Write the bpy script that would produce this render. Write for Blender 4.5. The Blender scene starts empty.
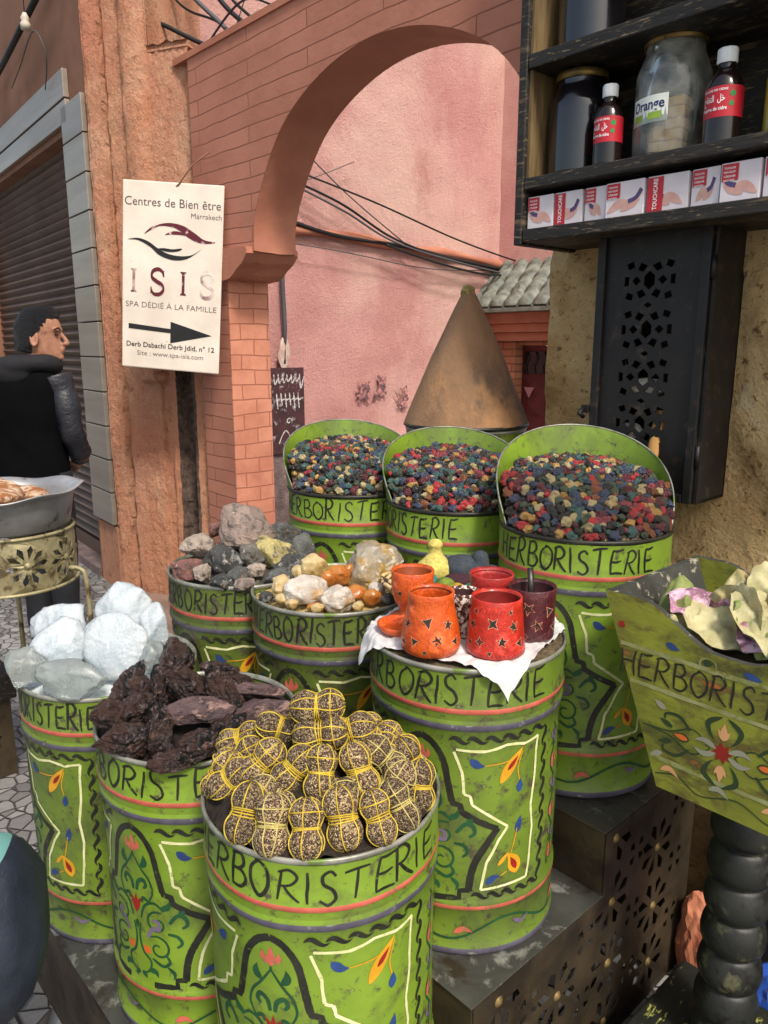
import bpy, bmesh, math, random
from math import sin, cos, pi, radians, sqrt, atan2, exp, hypot
from mathutils import Vector, Matrix, noise
from mathutils.geometry import tessellate_polygon
RND = random.Random(7)
SC = bpy.context.scene
COL = SC.collection
# ------------------------------------------------------------------ frames
RZ = radians(-47.7)                       # shop walls and stand run along this direction
def ab(a, b, z=0.0):                      # stand / wall grid -> world
    return Vector((a*cos(RZ) - b*sin(RZ), a*sin(RZ) + b*cos(RZ), z))
# ------------------------------------------------------------------ mesh builder
class MB:
    def __init__(s): s.v=[]; s.f=[]; s.m=[]; s.sm=[]
    def add(s, verts, faces, mi=0, smooth=False):
        o=len(s.v); s.v += [tuple(p) for p in verts]
        for f in faces: s.f.append(tuple(i+o for i in f)); s.m.append(mi); s.sm.append(smooth)
    def merge(s, other, M=None, mi=None):
        o=len(s.v)
        s.v += [tuple(M @ Vector(p)) if M else p for p in other.v]
        for f,m,q in zip(other.f, other.m, other.sm):
            s.f.append(tuple(i+o for i in f)); s.m.append(m if mi is None else mi); s.sm.append(q)
    def box(s, x0,x1,y0,y1,z0,z1, mi=0, M=None):
        vs=[(x,y,z) for x in (x0,x1) for y in (y0,y1) for z in (z0,z1)]
        if M: vs=[tuple(M@Vector(p)) for p in vs]
        s.add(vs,[(0,1,3,2),(4,6,7,5),(0,4,5,1),(2,3,7,6),(0,2,6,4),(1,5,7,3)],mi)
    def lathe(s, prof, n=48, mi=0, smooth=True, M=None, fn=None, a0=0, a1=2*pi):
        full = abs(a1-a0-2*pi)<1e-6; cols = n if full else n+1
        vs=[]
        for i in range(cols):
            t=a0+(a1-a0)*i/n
            for (r,z) in prof:
                p=Vector((r*cos(t), r*sin(t), z))
                if fn: p=fn(p,t)
                vs.append(tuple(M@p) if M else tuple(p))
        k=len(prof); fs=[]
        for i in range(n):
            j=(i+1)%cols
            for q in range(k-1): fs.append((i*k+q, j*k+q, j*k+q+1, i*k+q+1))
        s.add(vs,fs,mi,smooth)
    def tube(s, pts, r, n=8, mi=0, smooth=True, cap=True, flat=1.0):
        P=[Vector(p) for p in pts]; rr = r if callable(r) else (lambda t: r)
        vs=[]; up=Vector((0,0,1)); N=len(P)
        prev=None
        for i,p in enumerate(P):
            d=(P[min(i+1,N-1)]-P[max(i-1,0)]).normalized()
            if prev is None:
                x=d.cross(up)
                if x.length<.1: x=d.cross(Vector((1,0,0)))
            else: x = prev - d*prev.dot(d)
            x.normalize(); prev=x.copy(); y=d.cross(x)
            R=rr(i/max(1,N-1))
            for k in range(n):
                a=2*pi*k/n; vs.append(tuple(p + x*R*cos(a) + y*R*flat*sin(a)))
        fs=[]
        for i in range(N-1):
            for k in range(n):
                fs.append((i*n+k, i*n+(k+1)%n, (i+1)*n+(k+1)%n, (i+1)*n+k))
        if cap: fs.append(tuple(range(n-1,-1,-1))); fs.append(tuple(range((N-1)*n,N*n)))
        s.add(vs,fs,mi,smooth)
    def build(s, name, mats, parent=None, loc=None, rot=None, bevel=0, recalc=True):
        me=bpy.data.meshes.new(name); me.from_pydata(s.v,[],s.f)
        if not isinstance(mats,(list,tuple)): mats=[mats]
        for m in mats: me.materials.append(m)
        me.polygons.foreach_set('material_index', s.m); me.polygons.foreach_set('use_smooth', s.sm)
        me.update()
        if recalc:
            b=bmesh.new(); b.from_mesh(me); bmesh.ops.recalc_face_normals(b, faces=b.faces); b.to_mesh(me); b.free()
        o=bpy.data.objects.new(name, me); COL.objects.link(o)
        if parent: o.parent=parent
        if loc is not None: o.location=loc
        if rot is not None: o.rotation_euler=(0,0,rot) if not hasattr(rot,'__len__') else rot
        if bevel:
            b=o.modifiers.new('bevel','BEVEL'); b.width=bevel; b.segments=2; b.limit_method='ANGLE'; b.angle_limit=radians(40)
        return o
def tag(o, label=None, cat=None, group=None, kind=None):
    if label: o['label']=label
    if cat: o['category']=cat
    if group: o['group']=group
    if kind: o['kind']=kind
    return o
def thing(name, label, cat, loc=(0,0,0), rz=0, group=None):
    o=bpy.data.objects.new(name,None); COL.objects.link(o); o.location=loc; o.rotation_euler=(0,0,rz); o.empty_display_size=.05
    return tag(o,label,cat,group)
def catmull(pts, n=6, closed=False):
    P=[Vector(p) for p in pts]; N=len(P); out=[]
    rng = range(N) if closed else range(N-1)
    for i in rng:
        if closed: p0,p1,p2,p3=P[i-1],P[i],P[(i+1)%N],P[(i+2)%N]
        else: p0,p1,p2,p3=P[max(i-1,0)],P[i],P[i+1],P[min(i+2,N-1)]
        for k in range(n):
            t=k/n
            out.append(.5*((2*p1)+(p2-p0)*t+(2*p0-5*p1+4*p2-p3)*t*t+(3*p1-p0-3*p2+p3)*t**3))
    if not closed: out.append(P[-1].copy())
    return out
# ------------------------------------------------------------------ materials
def C(r,g,b): 
    f=lambda c: ((c/255+.055)/1.055)**2.4 if c>10 else c/255/12.92
    return (f(r),f(g),f(b),1)
class NT:
    def __init__(s, name):
        s.m=bpy.data.materials.new(name); s.m.use_nodes=True; s.t=s.m.node_tree; s.b=s.t.nodes['Principled BSDF']
    def n(s, typ, **k):
        nd=s.t.nodes.new(typ)
        for a,v in k.items():
            if a.startswith('i_'): nd.inputs[a[2:].replace('_',' ')].default_value=v
            else: setattr(nd,a,v)
        return nd
    def l(s,a,b): s.t.links.new(a,b)
def M(name, col, col2=None, scale=6, rough=.6, layers=(), bump=.45, bscale=40, bdist=.002, metal=0, spec=.5, coord='Object',
      lo=.35, hi=.65, detail=5, big=0, stretch=None, sss=0, trans=0, coat=0, bump2=None, rvar=.15, ior=1.45, rand=0):
    s=NT(name); b=s.b
    tc=s.n('ShaderNodeTexCoord'); src=tc.outputs[coord]
    if stretch:
        mp=s.n('ShaderNodeMapping'); mp.inputs['Scale'].default_value=stretch; s.l(src,mp.inputs['Vector']); src=mp.outputs[0]
    def nz(sc,det=detail,rg=.6,dist=0):
        q=s.n('ShaderNodeTexNoise'); q.inputs['Scale'].default_value=sc; q.inputs['Detail'].default_value=det; q.inputs['Roughness'].default_value=rg; q.inputs['Distortion'].default_value=dist
        s.l(src,q.inputs['Vector']); return q.outputs['Fac']
    def ramp(f,lo,hi):
        q=s.n('ShaderNodeMapRange'); q.inputs['From Min'].default_value=lo; q.inputs['From Max'].default_value=hi; s.l(f,q.inputs['Value']); return q.outputs[0]
    def mix(f,a,c):
        q=s.n('ShaderNodeMix',data_type='RGBA'); s.l(f,q.inputs['Factor'])
        if isinstance(a,tuple): q.inputs['A'].default_value=a
        else: s.l(a,q.inputs['A'])
        q.inputs['B'].default_value=c; return q.outputs['Result']
    c2 = col2 or tuple(x*.72 for x in col[:3])+(1,)
    cur=mix(ramp(nz(scale),lo,hi), col, c2)
    for (lc,ls,l0,l1) in layers: cur=mix(ramp(nz(ls,8,.68,.3),l0-.045,l1-.065),cur,lc)
    if rand:
        oi=s.n('ShaderNodeObjectInfo'); hs=s.n('ShaderNodeHueSaturation'); mr=s.n('ShaderNodeMapRange'); mr.inputs['To Min'].default_value=1-rand; mr.inputs['To Max'].default_value=1+rand
        s.l(oi.outputs['Random'],mr.inputs['Value']); s.l(mr.outputs[0],hs.inputs['Value']); s.l(cur,hs.inputs['Color']); cur=hs.outputs[0]
    s.l(cur,b.inputs['Base Color'])
    rr=s.n('ShaderNodeMapRange'); rr.inputs['To Min'].default_value=max(.02,rough-rvar); rr.inputs['To Max'].default_value=min(1,rough+rvar); s.l(nz(scale*3),rr.inputs['Value']); s.l(rr.outputs[0],b.inputs['Roughness'])
    b.inputs['Metallic'].default_value=metal; b.inputs['Specular IOR Level'].default_value=spec; b.inputs['IOR'].default_value=ior
    if sss: b.inputs['Subsurface Weight'].default_value=sss; b.inputs['Subsurface Radius'].default_value=(.02,.02,.02); b.inputs['Subsurface Scale'].default_value=1
    if trans: b.inputs['Transmission Weight'].default_value=trans
    if coat: b.inputs['Coat Weight'].default_value=coat; b.inputs['Coat Roughness'].default_value=.2
    if bump:
        bp=s.n('ShaderNodeBump'); bp.inputs['Strength'].default_value=bump; bp.inputs['Distance'].default_value=bdist; s.l(nz(bscale,6,.7),bp.inputs['Height'])
        last=bp
        if bump2:
            b2=s.n('ShaderNodeBump'); b2.inputs['Strength'].default_value=bump2[0]; b2.inputs['Distance'].default_value=bump2[2]; s.l(nz(bump2[1],3,.5),b2.inputs['Height']); s.l(bp.outputs[0],b2.inputs['Normal']); last=b2
        s.l(last.outputs[0],b.inputs['Normal'])
    return s.m
def brickmat(name, col, col2, mortar, bw, bh, ms=.006, ax=(0,2), bump=.6, off=.5, stain=None):
    s=NT(name); b=s.b; tc=s.n('ShaderNodeTexCoord'); sp=s.n('ShaderNodeSeparateXYZ'); cb=s.n('ShaderNodeCombineXYZ')
    nzz=s.n('ShaderNodeTexNoise'); nzz.inputs['Scale'].default_value=3; s.l(tc.outputs['Object'],nzz.inputs['Vector'])
    vm=s.n('ShaderNodeVectorMath',operation='SCALE'); vm.inputs['Scale'].default_value=.035; s.l(nzz.outputs['Color'],vm.inputs[0])
    va=s.n('ShaderNodeVectorMath',operation='ADD'); s.l(tc.outputs['Object'],va.inputs[0]); s.l(vm.outputs[0],va.inputs[1])
    s.l(va.outputs[0],sp.inputs[0]); s.l(sp.outputs[ax[0]],cb.inputs[0]); s.l(sp.outputs[ax[1]],cb.inputs[1])
    br=s.n('ShaderNodeTexBrick'); br.offset=off; br.inputs['Scale'].default_value=1; br.inputs['Brick Width'].default_value=bw; br.inputs['Row Height'].default_value=bh; br.inputs['Mortar Size'].default_value=ms; br.inputs['Mortar Smooth'].default_value=.35
    br.inputs['Color1'].default_value=col; br.inputs['Color2'].default_value=col2; br.inputs['Mortar'].default_value=mortar; s.l(cb.outputs[0],br.inputs['Vector'])
    n2=s.n('ShaderNodeTexNoise'); n2.inputs['Scale'].default_value=2.5; n2.inputs['Detail'].default_value=8; n2.inputs['Roughness'].default_value=.7; s.l(tc.outputs['Object'],n2.inputs['Vector'])
    mr=s.n('ShaderNodeMapRange'); mr.inputs['From Min'].default_value=.42; mr.inputs['From Max'].default_value=.75; s.l(n2.outputs['Fac'],mr.inputs['Value'])
    mx=s.n('ShaderNodeMix',data_type='RGBA'); s.l(mr.outputs[0],mx.inputs['Factor']); s.l(br.outputs['Color'],mx.inputs['A']); mx.inputs['B'].default_value=stain or tuple(x*.7 for x in col[:3])+(1,)
    s.l(mx.outputs['Result'],b.inputs['Base Color']); b.inputs['Roughness'].default_value=.75; b.inputs['Specular IOR Level'].default_value=.3
    n3=s.n('ShaderNodeTexNoise'); n3.inputs['Scale'].default_value=45; n3.inputs['Detail'].default_value=6; s.l(tc.outputs['Object'],n3.inputs['Vector'])
    b1=s.n('ShaderNodeBump'); b1.inputs['Strength'].default_value=.35; b1.inputs['Distance'].default_value=.004; s.l(n3.outputs['Fac'],b1.inputs['Height'])
    b2=s.n('ShaderNodeBump',invert=True); b2.inputs['Strength'].default_value=bump; b2.inputs['Distance'].default_value=.006; s.l(br.outputs['Fac'],b2.inputs['Height']); s.l(b1.outputs[0],b2.inputs['Normal'])
    s.l(b2.outputs[0],b.inputs['Normal']); return s.m
def glass(name, col=(.93,.95,.92,1), rough=.03):
    s=NT(name); t=s.t; t.nodes.remove(s.b); out=t.nodes['Material Output']
    tr=s.n('ShaderNodeBsdfTransparent'); tr.inputs[0].default_value=col; gl=s.n('ShaderNodeBsdfGlossy'); gl.inputs['Roughness'].default_value=.06; df=s.n('ShaderNodeBsdfDiffuse'); df.inputs[0].default_value=(.75,.75,.7,1)
    fr=s.n('ShaderNodeFresnel'); fr.inputs['IOR'].default_value=1.5
    n=s.n('ShaderNodeTexNoise'); n.inputs['Scale'].default_value=30; n.inputs['Detail'].default_value=8; tc=s.n('ShaderNodeTexCoord'); s.l(tc.outputs['Object'],n.inputs['Vector'])
    bp=s.n('ShaderNodeBump'); bp.inputs['Strength'].default_value=.15; bp.inputs['Distance'].default_value=.002; s.l(n.outputs['Fac'],bp.inputs['Height']); s.l(bp.outputs[0],gl.inputs['Normal'])
    m1=s.n('ShaderNodeMixShader'); s.l(fr.outputs[0],m1.inputs[0]); s.l(tr.outputs[0],m1.inputs[1]); s.l(gl.outputs[0],m1.inputs[2])
    mr=s.n('ShaderNodeMapRange'); mr.inputs['From Min'].default_value=.35; mr.inputs['From Max'].default_value=.75; mr.inputs['To Min'].default_value=.03; mr.inputs['To Max'].default_value=.25; s.l(n.outputs['Fac'],mr.inputs['Value'])
    m2=s.n('ShaderNodeMixShader'); s.l(mr.outputs[0],m2.inputs[0]); s.l(m1.outputs[0],m2.inputs[1]); s.l(df.outputs[0],m2.inputs[2]); s.l(m2.outputs[0],out.inputs['Surface'])
    return s.m
def glass_unused(name, col=(1,1,1,1), rough=.03):
    s=NT(name); b=s.b; b.inputs['Base Color'].default_value=col; b.inputs['Transmission Weight'].default_value=1; b.inputs['Roughness'].default_value=rough; b.inputs['IOR'].default_value=1.2; b.inputs['Coat Weight'].default_value=.4
    n=s.n('ShaderNodeTexNoise'); n.inputs['Scale'].default_value=30; bp=s.n('ShaderNodeBump'); bp.inputs['Strength'].default_value=.08; bp.inputs['Distance'].default_value=.002; s.l(n.outputs['Fac'],bp.inputs['Height']); s.l(bp.outputs[0],b.inputs['Normal'])
    return s.m
# ------------------------------------------------------------------ brush strokes laid on a surface
class Brush:
    def __init__(s, mapper, off=.0006): s.mp=mapper; s.mb=MB(); s.k=0; s.off=off
    def stroke(s, pts, w, mi, n=6, smooth=True, prof='brush', closed=False, jit=0):
        P=[Vector((p[0],p[1],0)) for p in pts]
        if smooth and len(P)>1: P=catmull(P,n,closed)
        # resample so the ribbon hugs a round surface
        Q=[P[0]]
        for p in P[1:]:
            d=(p-Q[-1]).length; m=max(1,int(d/.012))
            q0=Q[-1].copy()
            for k in range(1,m+1): Q.append(q0.lerp(p,k/m))
        if closed: Q.append(Q[0].copy())
        N=len(Q); s.k+=1; off=s.off+s.k*.000004; vs=[]
        L=[0]
        for i in range(1,N): L.append(L[-1]+(Q[i]-Q[i-1]).length)
        T=max(L[-1],1e-6)
        for i,p in enumerate(Q):
            if closed: d=Q[(i+1)%(N-1)]-Q[(i-1)%(N-1)]
            else: d=Q[min(i+1,N-1)]-Q[max(i-1,0)]
            if d.length<1e-9: d=Vector((1,0,0))
            d.normalize(); nn=Vector((-d.y,d.x,0)); t=L[i]/T
            if prof=='brush': ww=w*(.35+.65*sin(pi*min(1,max(0,.12+t*.8)))**.6)
            elif prof=='taper': ww=w*(1.0-.85*t)
            elif prof=='leaf': ww=w*max(.03,sin(pi*t**.75))
            elif prof=='drop': ww=w*max(.03,sin(pi*t**1.6))
            else: ww=w
            if jit: ww*=1+jit*(RND.random()-.5)
            ww/=2
            vs.append(s.mp(p.x-nn.x*ww,p.y-nn.y*ww,off)); vs.append(s.mp(p.x+nn.x*ww,p.y+nn.y*ww,off))
        s.mb.add(vs,[(2*i,2*i+1,2*i+3,2*i+2) for i in range(N-1)],mi,True)
    def mir(s, pts, *a, **k):
        s.stroke(pts,*a,**k); s.stroke([(-x,y) for x,y in pts],*a,**k)
    def poly(s, pts, mi):
        s.k+=1; off=s.off+s.k*.000004
        tr=tessellate_polygon([[Vector((x,y,0)) for x,y in pts]])
        s.mb.add([s.mp(x,y,off) for x,y in pts],[tuple(t) for t in tr],mi)
def spiral(cx,cy,r,turns,a0,ccw=1,n=9):
    return [(cx+r*(1-.85*i/n)*cos(a0+ccw*2*pi*turns*i/n), cy+r*(1-.85*i/n)*sin(a0+ccw*2*pi*turns*i/n)) for i in range(n+1)]
# hand-lettered alphabet (strokes in a box 1 high)
LET={'H':[[(.02,1),(.06,.5),(0,0)],[(.6,1.02),(.52,.5),(.58,-.02)],[(.02,.5),(.3,.56),(.58,.52)]],
'E':[[(.1,1),(.04,.5),(.06,0)],[(.08,1),(.3,.98),(.58,1.05)],[(.05,.52),(.3,.5),(.5,.56)],[(.05,.0),(.3,.03),(.62,.0)]],
'R':[[(.1,1),(.05,.5),(.0,0)],[(0,.96),(.3,1.06),(.52,.82),(.36,.56),(.06,.5)],[(.16,.5),(.36,.2),(.6,-.04)]],
'B':[[(.08,1),(.04,.5),(.06,0)],[(0,.98),(.34,1.03),(.46,.76),(.3,.56),(.06,.52)],[(.06,.54),(.4,.5),(.56,.25),(.36,.0),(.02,.02)]],
'O':[[(.3,1.0),(.04,.75),(.02,.3),(.28,-.02),(.56,.3),(.56,.76),(.3,1.0),(.2,.98)]],
'I':[[(.14,1.02),(.16,.6),(.1,.3),(.12,-.02)]],
'S':[[(.52,.86),(.36,1.02),(.12,.88),(.14,.62),(.42,.42),(.5,.14),(.26,-.04),(.0,.1)]],
'T':[[(.0,.94),(.3,1.0),(.66,1.02)],[(.34,.98),(.3,.5),(.24,.0)]]}
LW={'H':.72,'E':.68,'R':.68,'B':.66,'O':.7,'I':.34,'S':.62,'T':.72}
WORD='HERBORISTERIE'
def letter(word_brush, ch, x0, y0, h, w, mi, slant=0, lw=.1, sub=1):
    for st in LET[ch]:
        word_brush.stroke([(x0+(p[0]*w/.62+slant*p[1]*.1), y0+p[1]*h) for p in st], lw*h, mi, n=6, prof='brush')
# ------------------------------------------------------------------ font text -> flat polygons
def text_mesh(body, size, xy=(0,0), align='LEFT', stretch=1.0, weight=0.0):
    cu=bpy.data.curves.new('txt','FONT'); cu.body=body; cu.size=size; cu.align_x=align; cu.offset=weight; cu.resolution_u=3
    o=bpy.data.objects.new('txt',cu); COL.objects.link(o)
    dg=bpy.context.evaluated_depsgraph_get(); me=bpy.data.meshes.new_from_object(o.evaluated_get(dg))
    vs=[(v.co.x*stretch+xy[0], v.co.y+xy[1]) for v in me.vertices]; fs=[tuple(p.vertices) for p in me.polygons]
    bpy.data.objects.remove(o); bpy.data.curves.remove(cu); bpy.data.meshes.remove(me)
    return vs,fs
def add_text(mb, body, size, fn, mi, xy=(0,0), align='LEFT', stretch=1.0, width=None, weight=0.0):
    vs,fs=text_mesh(body,size,(0,0),'LEFT',stretch,weight)
    if not vs: return
    x0=min(v[0] for v in vs); x1=max(v[0] for v in vs); k = width/(x1-x0) if width else 1.0
    w=(x1-x0)*k; sh={'LEFT':0,'CENTER':-w/2,'RIGHT':-w}[align]
    mb.add([fn(xy[0]+(v[0]-x0)*k+sh, xy[1]+v[1]) for v in vs], fs, mi)
# ------------------------------------------------------------------ stones and other lumps
def ico(sub):
    b=bmesh.new(); bmesh.ops.create_icosphere(b,subdivisions=sub,radius=1)
    v=[x.co.copy() for x in b.verts]; f=[tuple(q.index for q in p.verts) for p in b.faces]; b.free(); return v,f
ICO={k:ico(k) for k in (1,2,3,4)}
def rock_mb(size, seed, sub=3, facets=9, rough=.1, cut=.72, smooth=False):
    r=random.Random(seed); v,f=ICO[sub]; V=[p.copy() for p in v]
    for _ in range(facets):
        n=Vector((r.gauss(0,1),r.gauss(0,1),r.gauss(0,1))).normalized(); d=cut+r.random()*.22
        for p in V:
            q=p.dot(n)
            if q>d: p -= n*(q-d)
    o=Vector((seed*3.1,seed*1.7,0))
    for p in V:
        k=1+rough*noise.noise(p*2+o)+rough*.5*noise.noise(p*5+o)+rough*.25*noise.noise(p*11+o)
        p*=k
    mb=MB(); mb.add([(p.x*size[0]/2,p.y*size[1]/2,p.z*size[2]/2) for p in V], f, 0, smooth); return mb
def make_lump(name, mb, mat, loc, rot, label, cat, group):
    o=mb.build(name,mat,None,loc,rot,recalc=False); return tag(o,label,cat,group)
def pierced(outer, holes, thick, plane, mi=0, mb=None):
    """flat plate with real holes; plane(u,v,w)->xyz, w is depth"""
    mb=mb or MB(); loops=[outer]+holes
    tr=tessellate_polygon([[Vector((x,y,0)) for x,y in l] for l in loops]); flat=[p for l in loops for p in l]; n=len(flat)
    vs=[plane(x,y,0) for x,y in flat]+[plane(x,y,thick) for x,y in flat]
    fs=[tuple(t) for t in tr]+[tuple(i+n for i in reversed(t)) for t in tr]; o=0
    for l in loops:
        k=len(l)
        for i in range(k): j=(i+1)%k; fs.append((o+i,o+j,o+j+n,o+i+n))
        o+=k
    mb.add(vs,fs,mi); return mb
def inside(poly,x,y):
    c=False; n=len(poly)
    for i in range(n):
        x1,y1=poly[i]; x2,y2=poly[i-1]
        if (y1>y)!=(y2>y) and x<(x2-x1)*(y-y1)/(y2-y1)+x1: c=not c
    return c
def rosette(cx,cy,R,n=8,a0=0,thin=.28):
    H=[]
    for i in range(n):
        a=a0+2*pi*i/n; d=Vector((cos(a),sin(a))); p=Vector((-sin(a),cos(a))); c=Vector((cx,cy))
        q=[c+d*R*.3, c+d*R*.78+p*R*thin*.62, c+d*R, c+d*R*.78-p*R*thin*.62]
        H.append([(t.x,t.y) for t in q])
    return H
def heightwall(nu,nv,W,H,disp,mi=0):
    """sheet in local x (0..W) and z (0..H), pushed along -y by disp(x,z)"""
    mb=MB(); vs=[]
    for i in range(nu+1):
        for j in range(nv+1):
            x=W*i/nu; z=H*j/nv; vs.append((x,-disp(x,z),z))
    fs=[(i*(nv+1)+j,(i+1)*(nv+1)+j,(i+1)*(nv+1)+j+1,i*(nv+1)+j+1) for i in range(nu) for j in range(nv)]
    mb.add(vs,fs,mi,True); return mb
# ================================================================== materials
K=C(14,14,14)
m_terra=brickmat('terracotta_painted_brick',C(184,124,102),C(172,114,94),C(128,82,66),.95,.074,.0035,(0,2),.6,stain=C(150,94,74))
m_terra_lit=brickmat('terracotta_jamb_brick_lit',C(206,140,112),C(196,130,104),C(160,100,78),.17,.08,.004,(1,2),.6,stain=C(160,94,74))  # same brick as the arch face, lightened to carry sunlight on the jamb
m_soffit=M('terracotta_plaster',C(182,122,98),C(160,102,82),2.5,.75,bump=.5,bscale=30,bdist=.006,spec=.25)
m_pink=M('pink_stucco',C(224,168,162),C(208,148,142),1.6,.85,layers=[(C(232,190,176),.7,.5,.72),(C(192,132,120),1.3,.64,.88)],bump=1.0,bscale=95,bdist=.03,spec=.2,bump2=(.35,24,.03),stretch=(1,1,.75))
m_orange=M('eroded_orange_plaster',C(204,148,116),C(186,128,98),2,.85,layers=[(C(214,180,150),1.1,.52,.72),(C(164,112,86),26,.60,.72),(C(196,130,104),.9,.5,.7)],bump=1.0,bscale=100,bdist=.02,spec=.2,stretch=(1,1,.75),bump2=(.5,20,.03))
m_dkplaster=M('dark_rough_render',C(116,98,88),C(74,62,56),30,.9,bump=1,bscale=60,bdist=.02,spec=.2)
m_brown=M('brown_wall_paint',C(140,102,82),C(116,82,64),2,.8,bump=.4,bscale=20,bdist=.006,spec=.25)
m_ochre=M('stained_ochre_plaster',C(214,186,136),C(184,148,98),3.2,.85,layers=[(C(150,118,76),3,.52,.70),(C(204,184,142),2.0,.62,.68),(C(110,86,58),26,.62,.74),(C(130,98,62),60,.62,.72)],bump=1,bscale=30,bdist=.018,spec=.25,bump2=(.6,5,.02))
m_steel=M('brushed_steel_plate',C(168,156,144),C(138,126,114),1.2,.36,metal=.45,bump=.15,bscale=90,bdist=.001,stretch=(.3,.3,4))
m_shut=M('brown_roller_shutter',C(104,84,72),C(84,68,58),2,.55,bump=.1,metal=.2)
m_black=M('black_iron',C(30,28,28),C(20,19,19),9,.5,layers=[(C(60,50,42),26,.60,.74)],bump=.25,bscale=50,bdist=.002)
m_blackwood=M('black_painted_wood',C(42,38,34),C(28,26,24),6,.6,layers=[(C(92,78,58),16,.60,.72),(C(120,104,78),60,.62,.70)],bump=.9,bscale=18,bdist=.005,stretch=(.35,1,2.5))
m_oldwood=M('worn_brown_wood',C(120,100,66),C(84,66,42),10,.65,bump=.6,bscale=18,bdist=.004,stretch=(6,6,.8))
m_cab=M('cable_black',C(26,26,28),rough=.6,bump=0)
m_cabg=M('cable_grey',C(84,84,88),rough=.6,bump=0)
m_tile=M('grey_glazed_clay',C(136,140,128),C(96,100,92),14,.6,layers=[(C(80,74,64),6,.56,.72)],bump=.5,bscale=60,bdist=.004)
m_reddoor=M('oxblood_painted_door',C(92,32,34),C(66,22,24),4,.5,bump=.3)
m_cobble=NT('cobblestones')
def _cob():
    s=m_cobble; b=s.b; tc=s.n('ShaderNodeTexCoord'); v=s.n('ShaderNodeTexVoronoi',feature='DISTANCE_TO_EDGE'); v.inputs['Scale'].default_value=17; s.l(tc.outputs['Object'],v.inputs['Vector'])
    v2=s.n('ShaderNodeTexVoronoi'); v2.inputs['Scale'].default_value=17; s.l(tc.outputs['Object'],v2.inputs['Vector'])
    mr=s.n('ShaderNodeMapRange'); mr.inputs['From Max'].default_value=.07; s.l(v.outputs['Distance'],mr.inputs['Value'])
    n=s.n('ShaderNodeTexNoise'); n.inputs['Scale'].default_value=40; n.inputs['Detail'].default_value=6; s.l(tc.outputs['Object'],n.inputs['Vector'])
    hs=s.n('ShaderNodeHueSaturation'); hs.inputs['Color'].default_value=C(142,138,134); hs.inputs['Saturation'].default_value=.8
    sp=s.n('ShaderNodeSeparateColor'); s.l(v2.outputs['Color'],sp.inputs[0]); m3=s.n('ShaderNodeMapRange'); m3.inputs['To Min'].default_value=.5; m3.inputs['To Max'].default_value=1.1; s.l(sp.outputs[0],m3.inputs['Value']); s.l(m3.outputs[0],hs.inputs['Value'])
    mx=s.n('ShaderNodeMix',data_type='RGBA'); s.l(mr.outputs[0],mx.inputs['Factor']); mx.inputs['A'].default_value=C(84,78,74); s.l(hs.outputs[0],mx.inputs['B']); s.l(mx.outputs['Result'],b.inputs['Base Color'])
    ad=s.n('ShaderNodeMath',operation='MULTIPLY_ADD'); s.l(n.outputs['Fac'],ad.inputs[0]); ad.inputs[1].default_value=.3; s.l(mr.outputs[0],ad.inputs[2])
    bp=s.n('ShaderNodeBump'); bp.inputs['Strength'].default_value=.8; bp.inputs['Distance'].default_value=.02; s.l(ad.outputs[0],bp.inputs['Height']); s.l(bp.outputs[0],b.inputs['Normal']); b.inputs['Roughness'].default_value=.55
_cob()
m_pave=M('worn_brown_paving',C(140,116,102),C(112,90,78),4,.7,bump=.5,bscale=40,bdist=.005)
# ================================================================== setting
g=MB(); g.add([(-60,-60,0),(60,-60,0),(60,60,0),(-60,60,0)],[(0,1,2,3)]); tag(g.build('ground',m_cobble.m),kind='structure')
g=MB()
pv=[(-1.62,4.60),(-1.02,4.36),(-.60,3.90),(-.95,3.55),(-1.35,3.9)]
g.add([(x,y,.002) for x,y in pv]+[(x,y,.05) for x,y in pv],[(5,6,7,8,9)]+[(i,(i+1)%5,(i+1)%5+5,i+5) for i in range(5)])
tag(g.build('pavement',m_pave,bevel=.01),kind='structure')
# ---- passage wall, pink, runs away to the right behind the arch
pk=MB(); vs=[]; NU,NV=150,80
for i in range(NU+1):
    for j in range(NV+1):
        b=2.3+4.3*i/NU; z=4.6*j/NV
        d=.02*noise.noise(Vector((b*1.2,z*1.2,3)))+.012*noise.noise(Vector((b*5,z*5,8)))
        if z<.78+.03*noise.noise(Vector((b*4,0,1))): d+=.05
        vs.append((d,b,z))
pk.add(vs,[(i*(NV+1)+j,(i+1)*(NV+1)+j,(i+1)*(NV+1)+j+1,i*(NV+1)+j+1) for i in range(NU) for j in range(NV)],0,True)
for k,f in enumerate(pk.f):
    if pk.v[f[0]][2]<.72: pk.m[k]=1
pk.box(-.5,-.04,2.3,8.4,0,4.6,0)
m_plinth=M('grey_stone_plinth',C(132,112,108),C(96,80,78),9,.9,bump=1,bscale=40,bdist=.02)
wall=thing('passage_wall','tall pink stucco wall seen through the arch, running away to the right','wall',ab(-4.95,0),RZ)
pk.build('stucco',[m_pink,m_plinth],wall)
# lumpy ledge under the cables
lg=MB(); lg.tube([(.02+.01*sin(b*9),b,2.43-.036*(b-3.2)+.012*sin(b*5)) for b in [2.3+.1*i for i in range(43)]],lambda t:.035+.01*sin(t*30),8)
lg.build('ledge',m_soffit,wall)
# graffiti scribbles
gb=Brush(lambda u,v,o:(.035+o,u,v),.004)
for (cu,cv,sd) in ((4.24,1.19,1),(4.42,1.205,2),(4.68,1.10,3)):
    r=random.Random(sd)
    for k in range(8):
        p=[(cu+r.uniform(-.085,.085),cv+r.uniform(-.1,.1)) for _ in range(4)]; gb.stroke(p,.014,0,prof='brush')
gb.mb.build('graffiti',M('faded_black_spray',C(84,64,68),C(196,134,128),34,.8,bump=0,lo=.42,hi=.62),wall)
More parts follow.
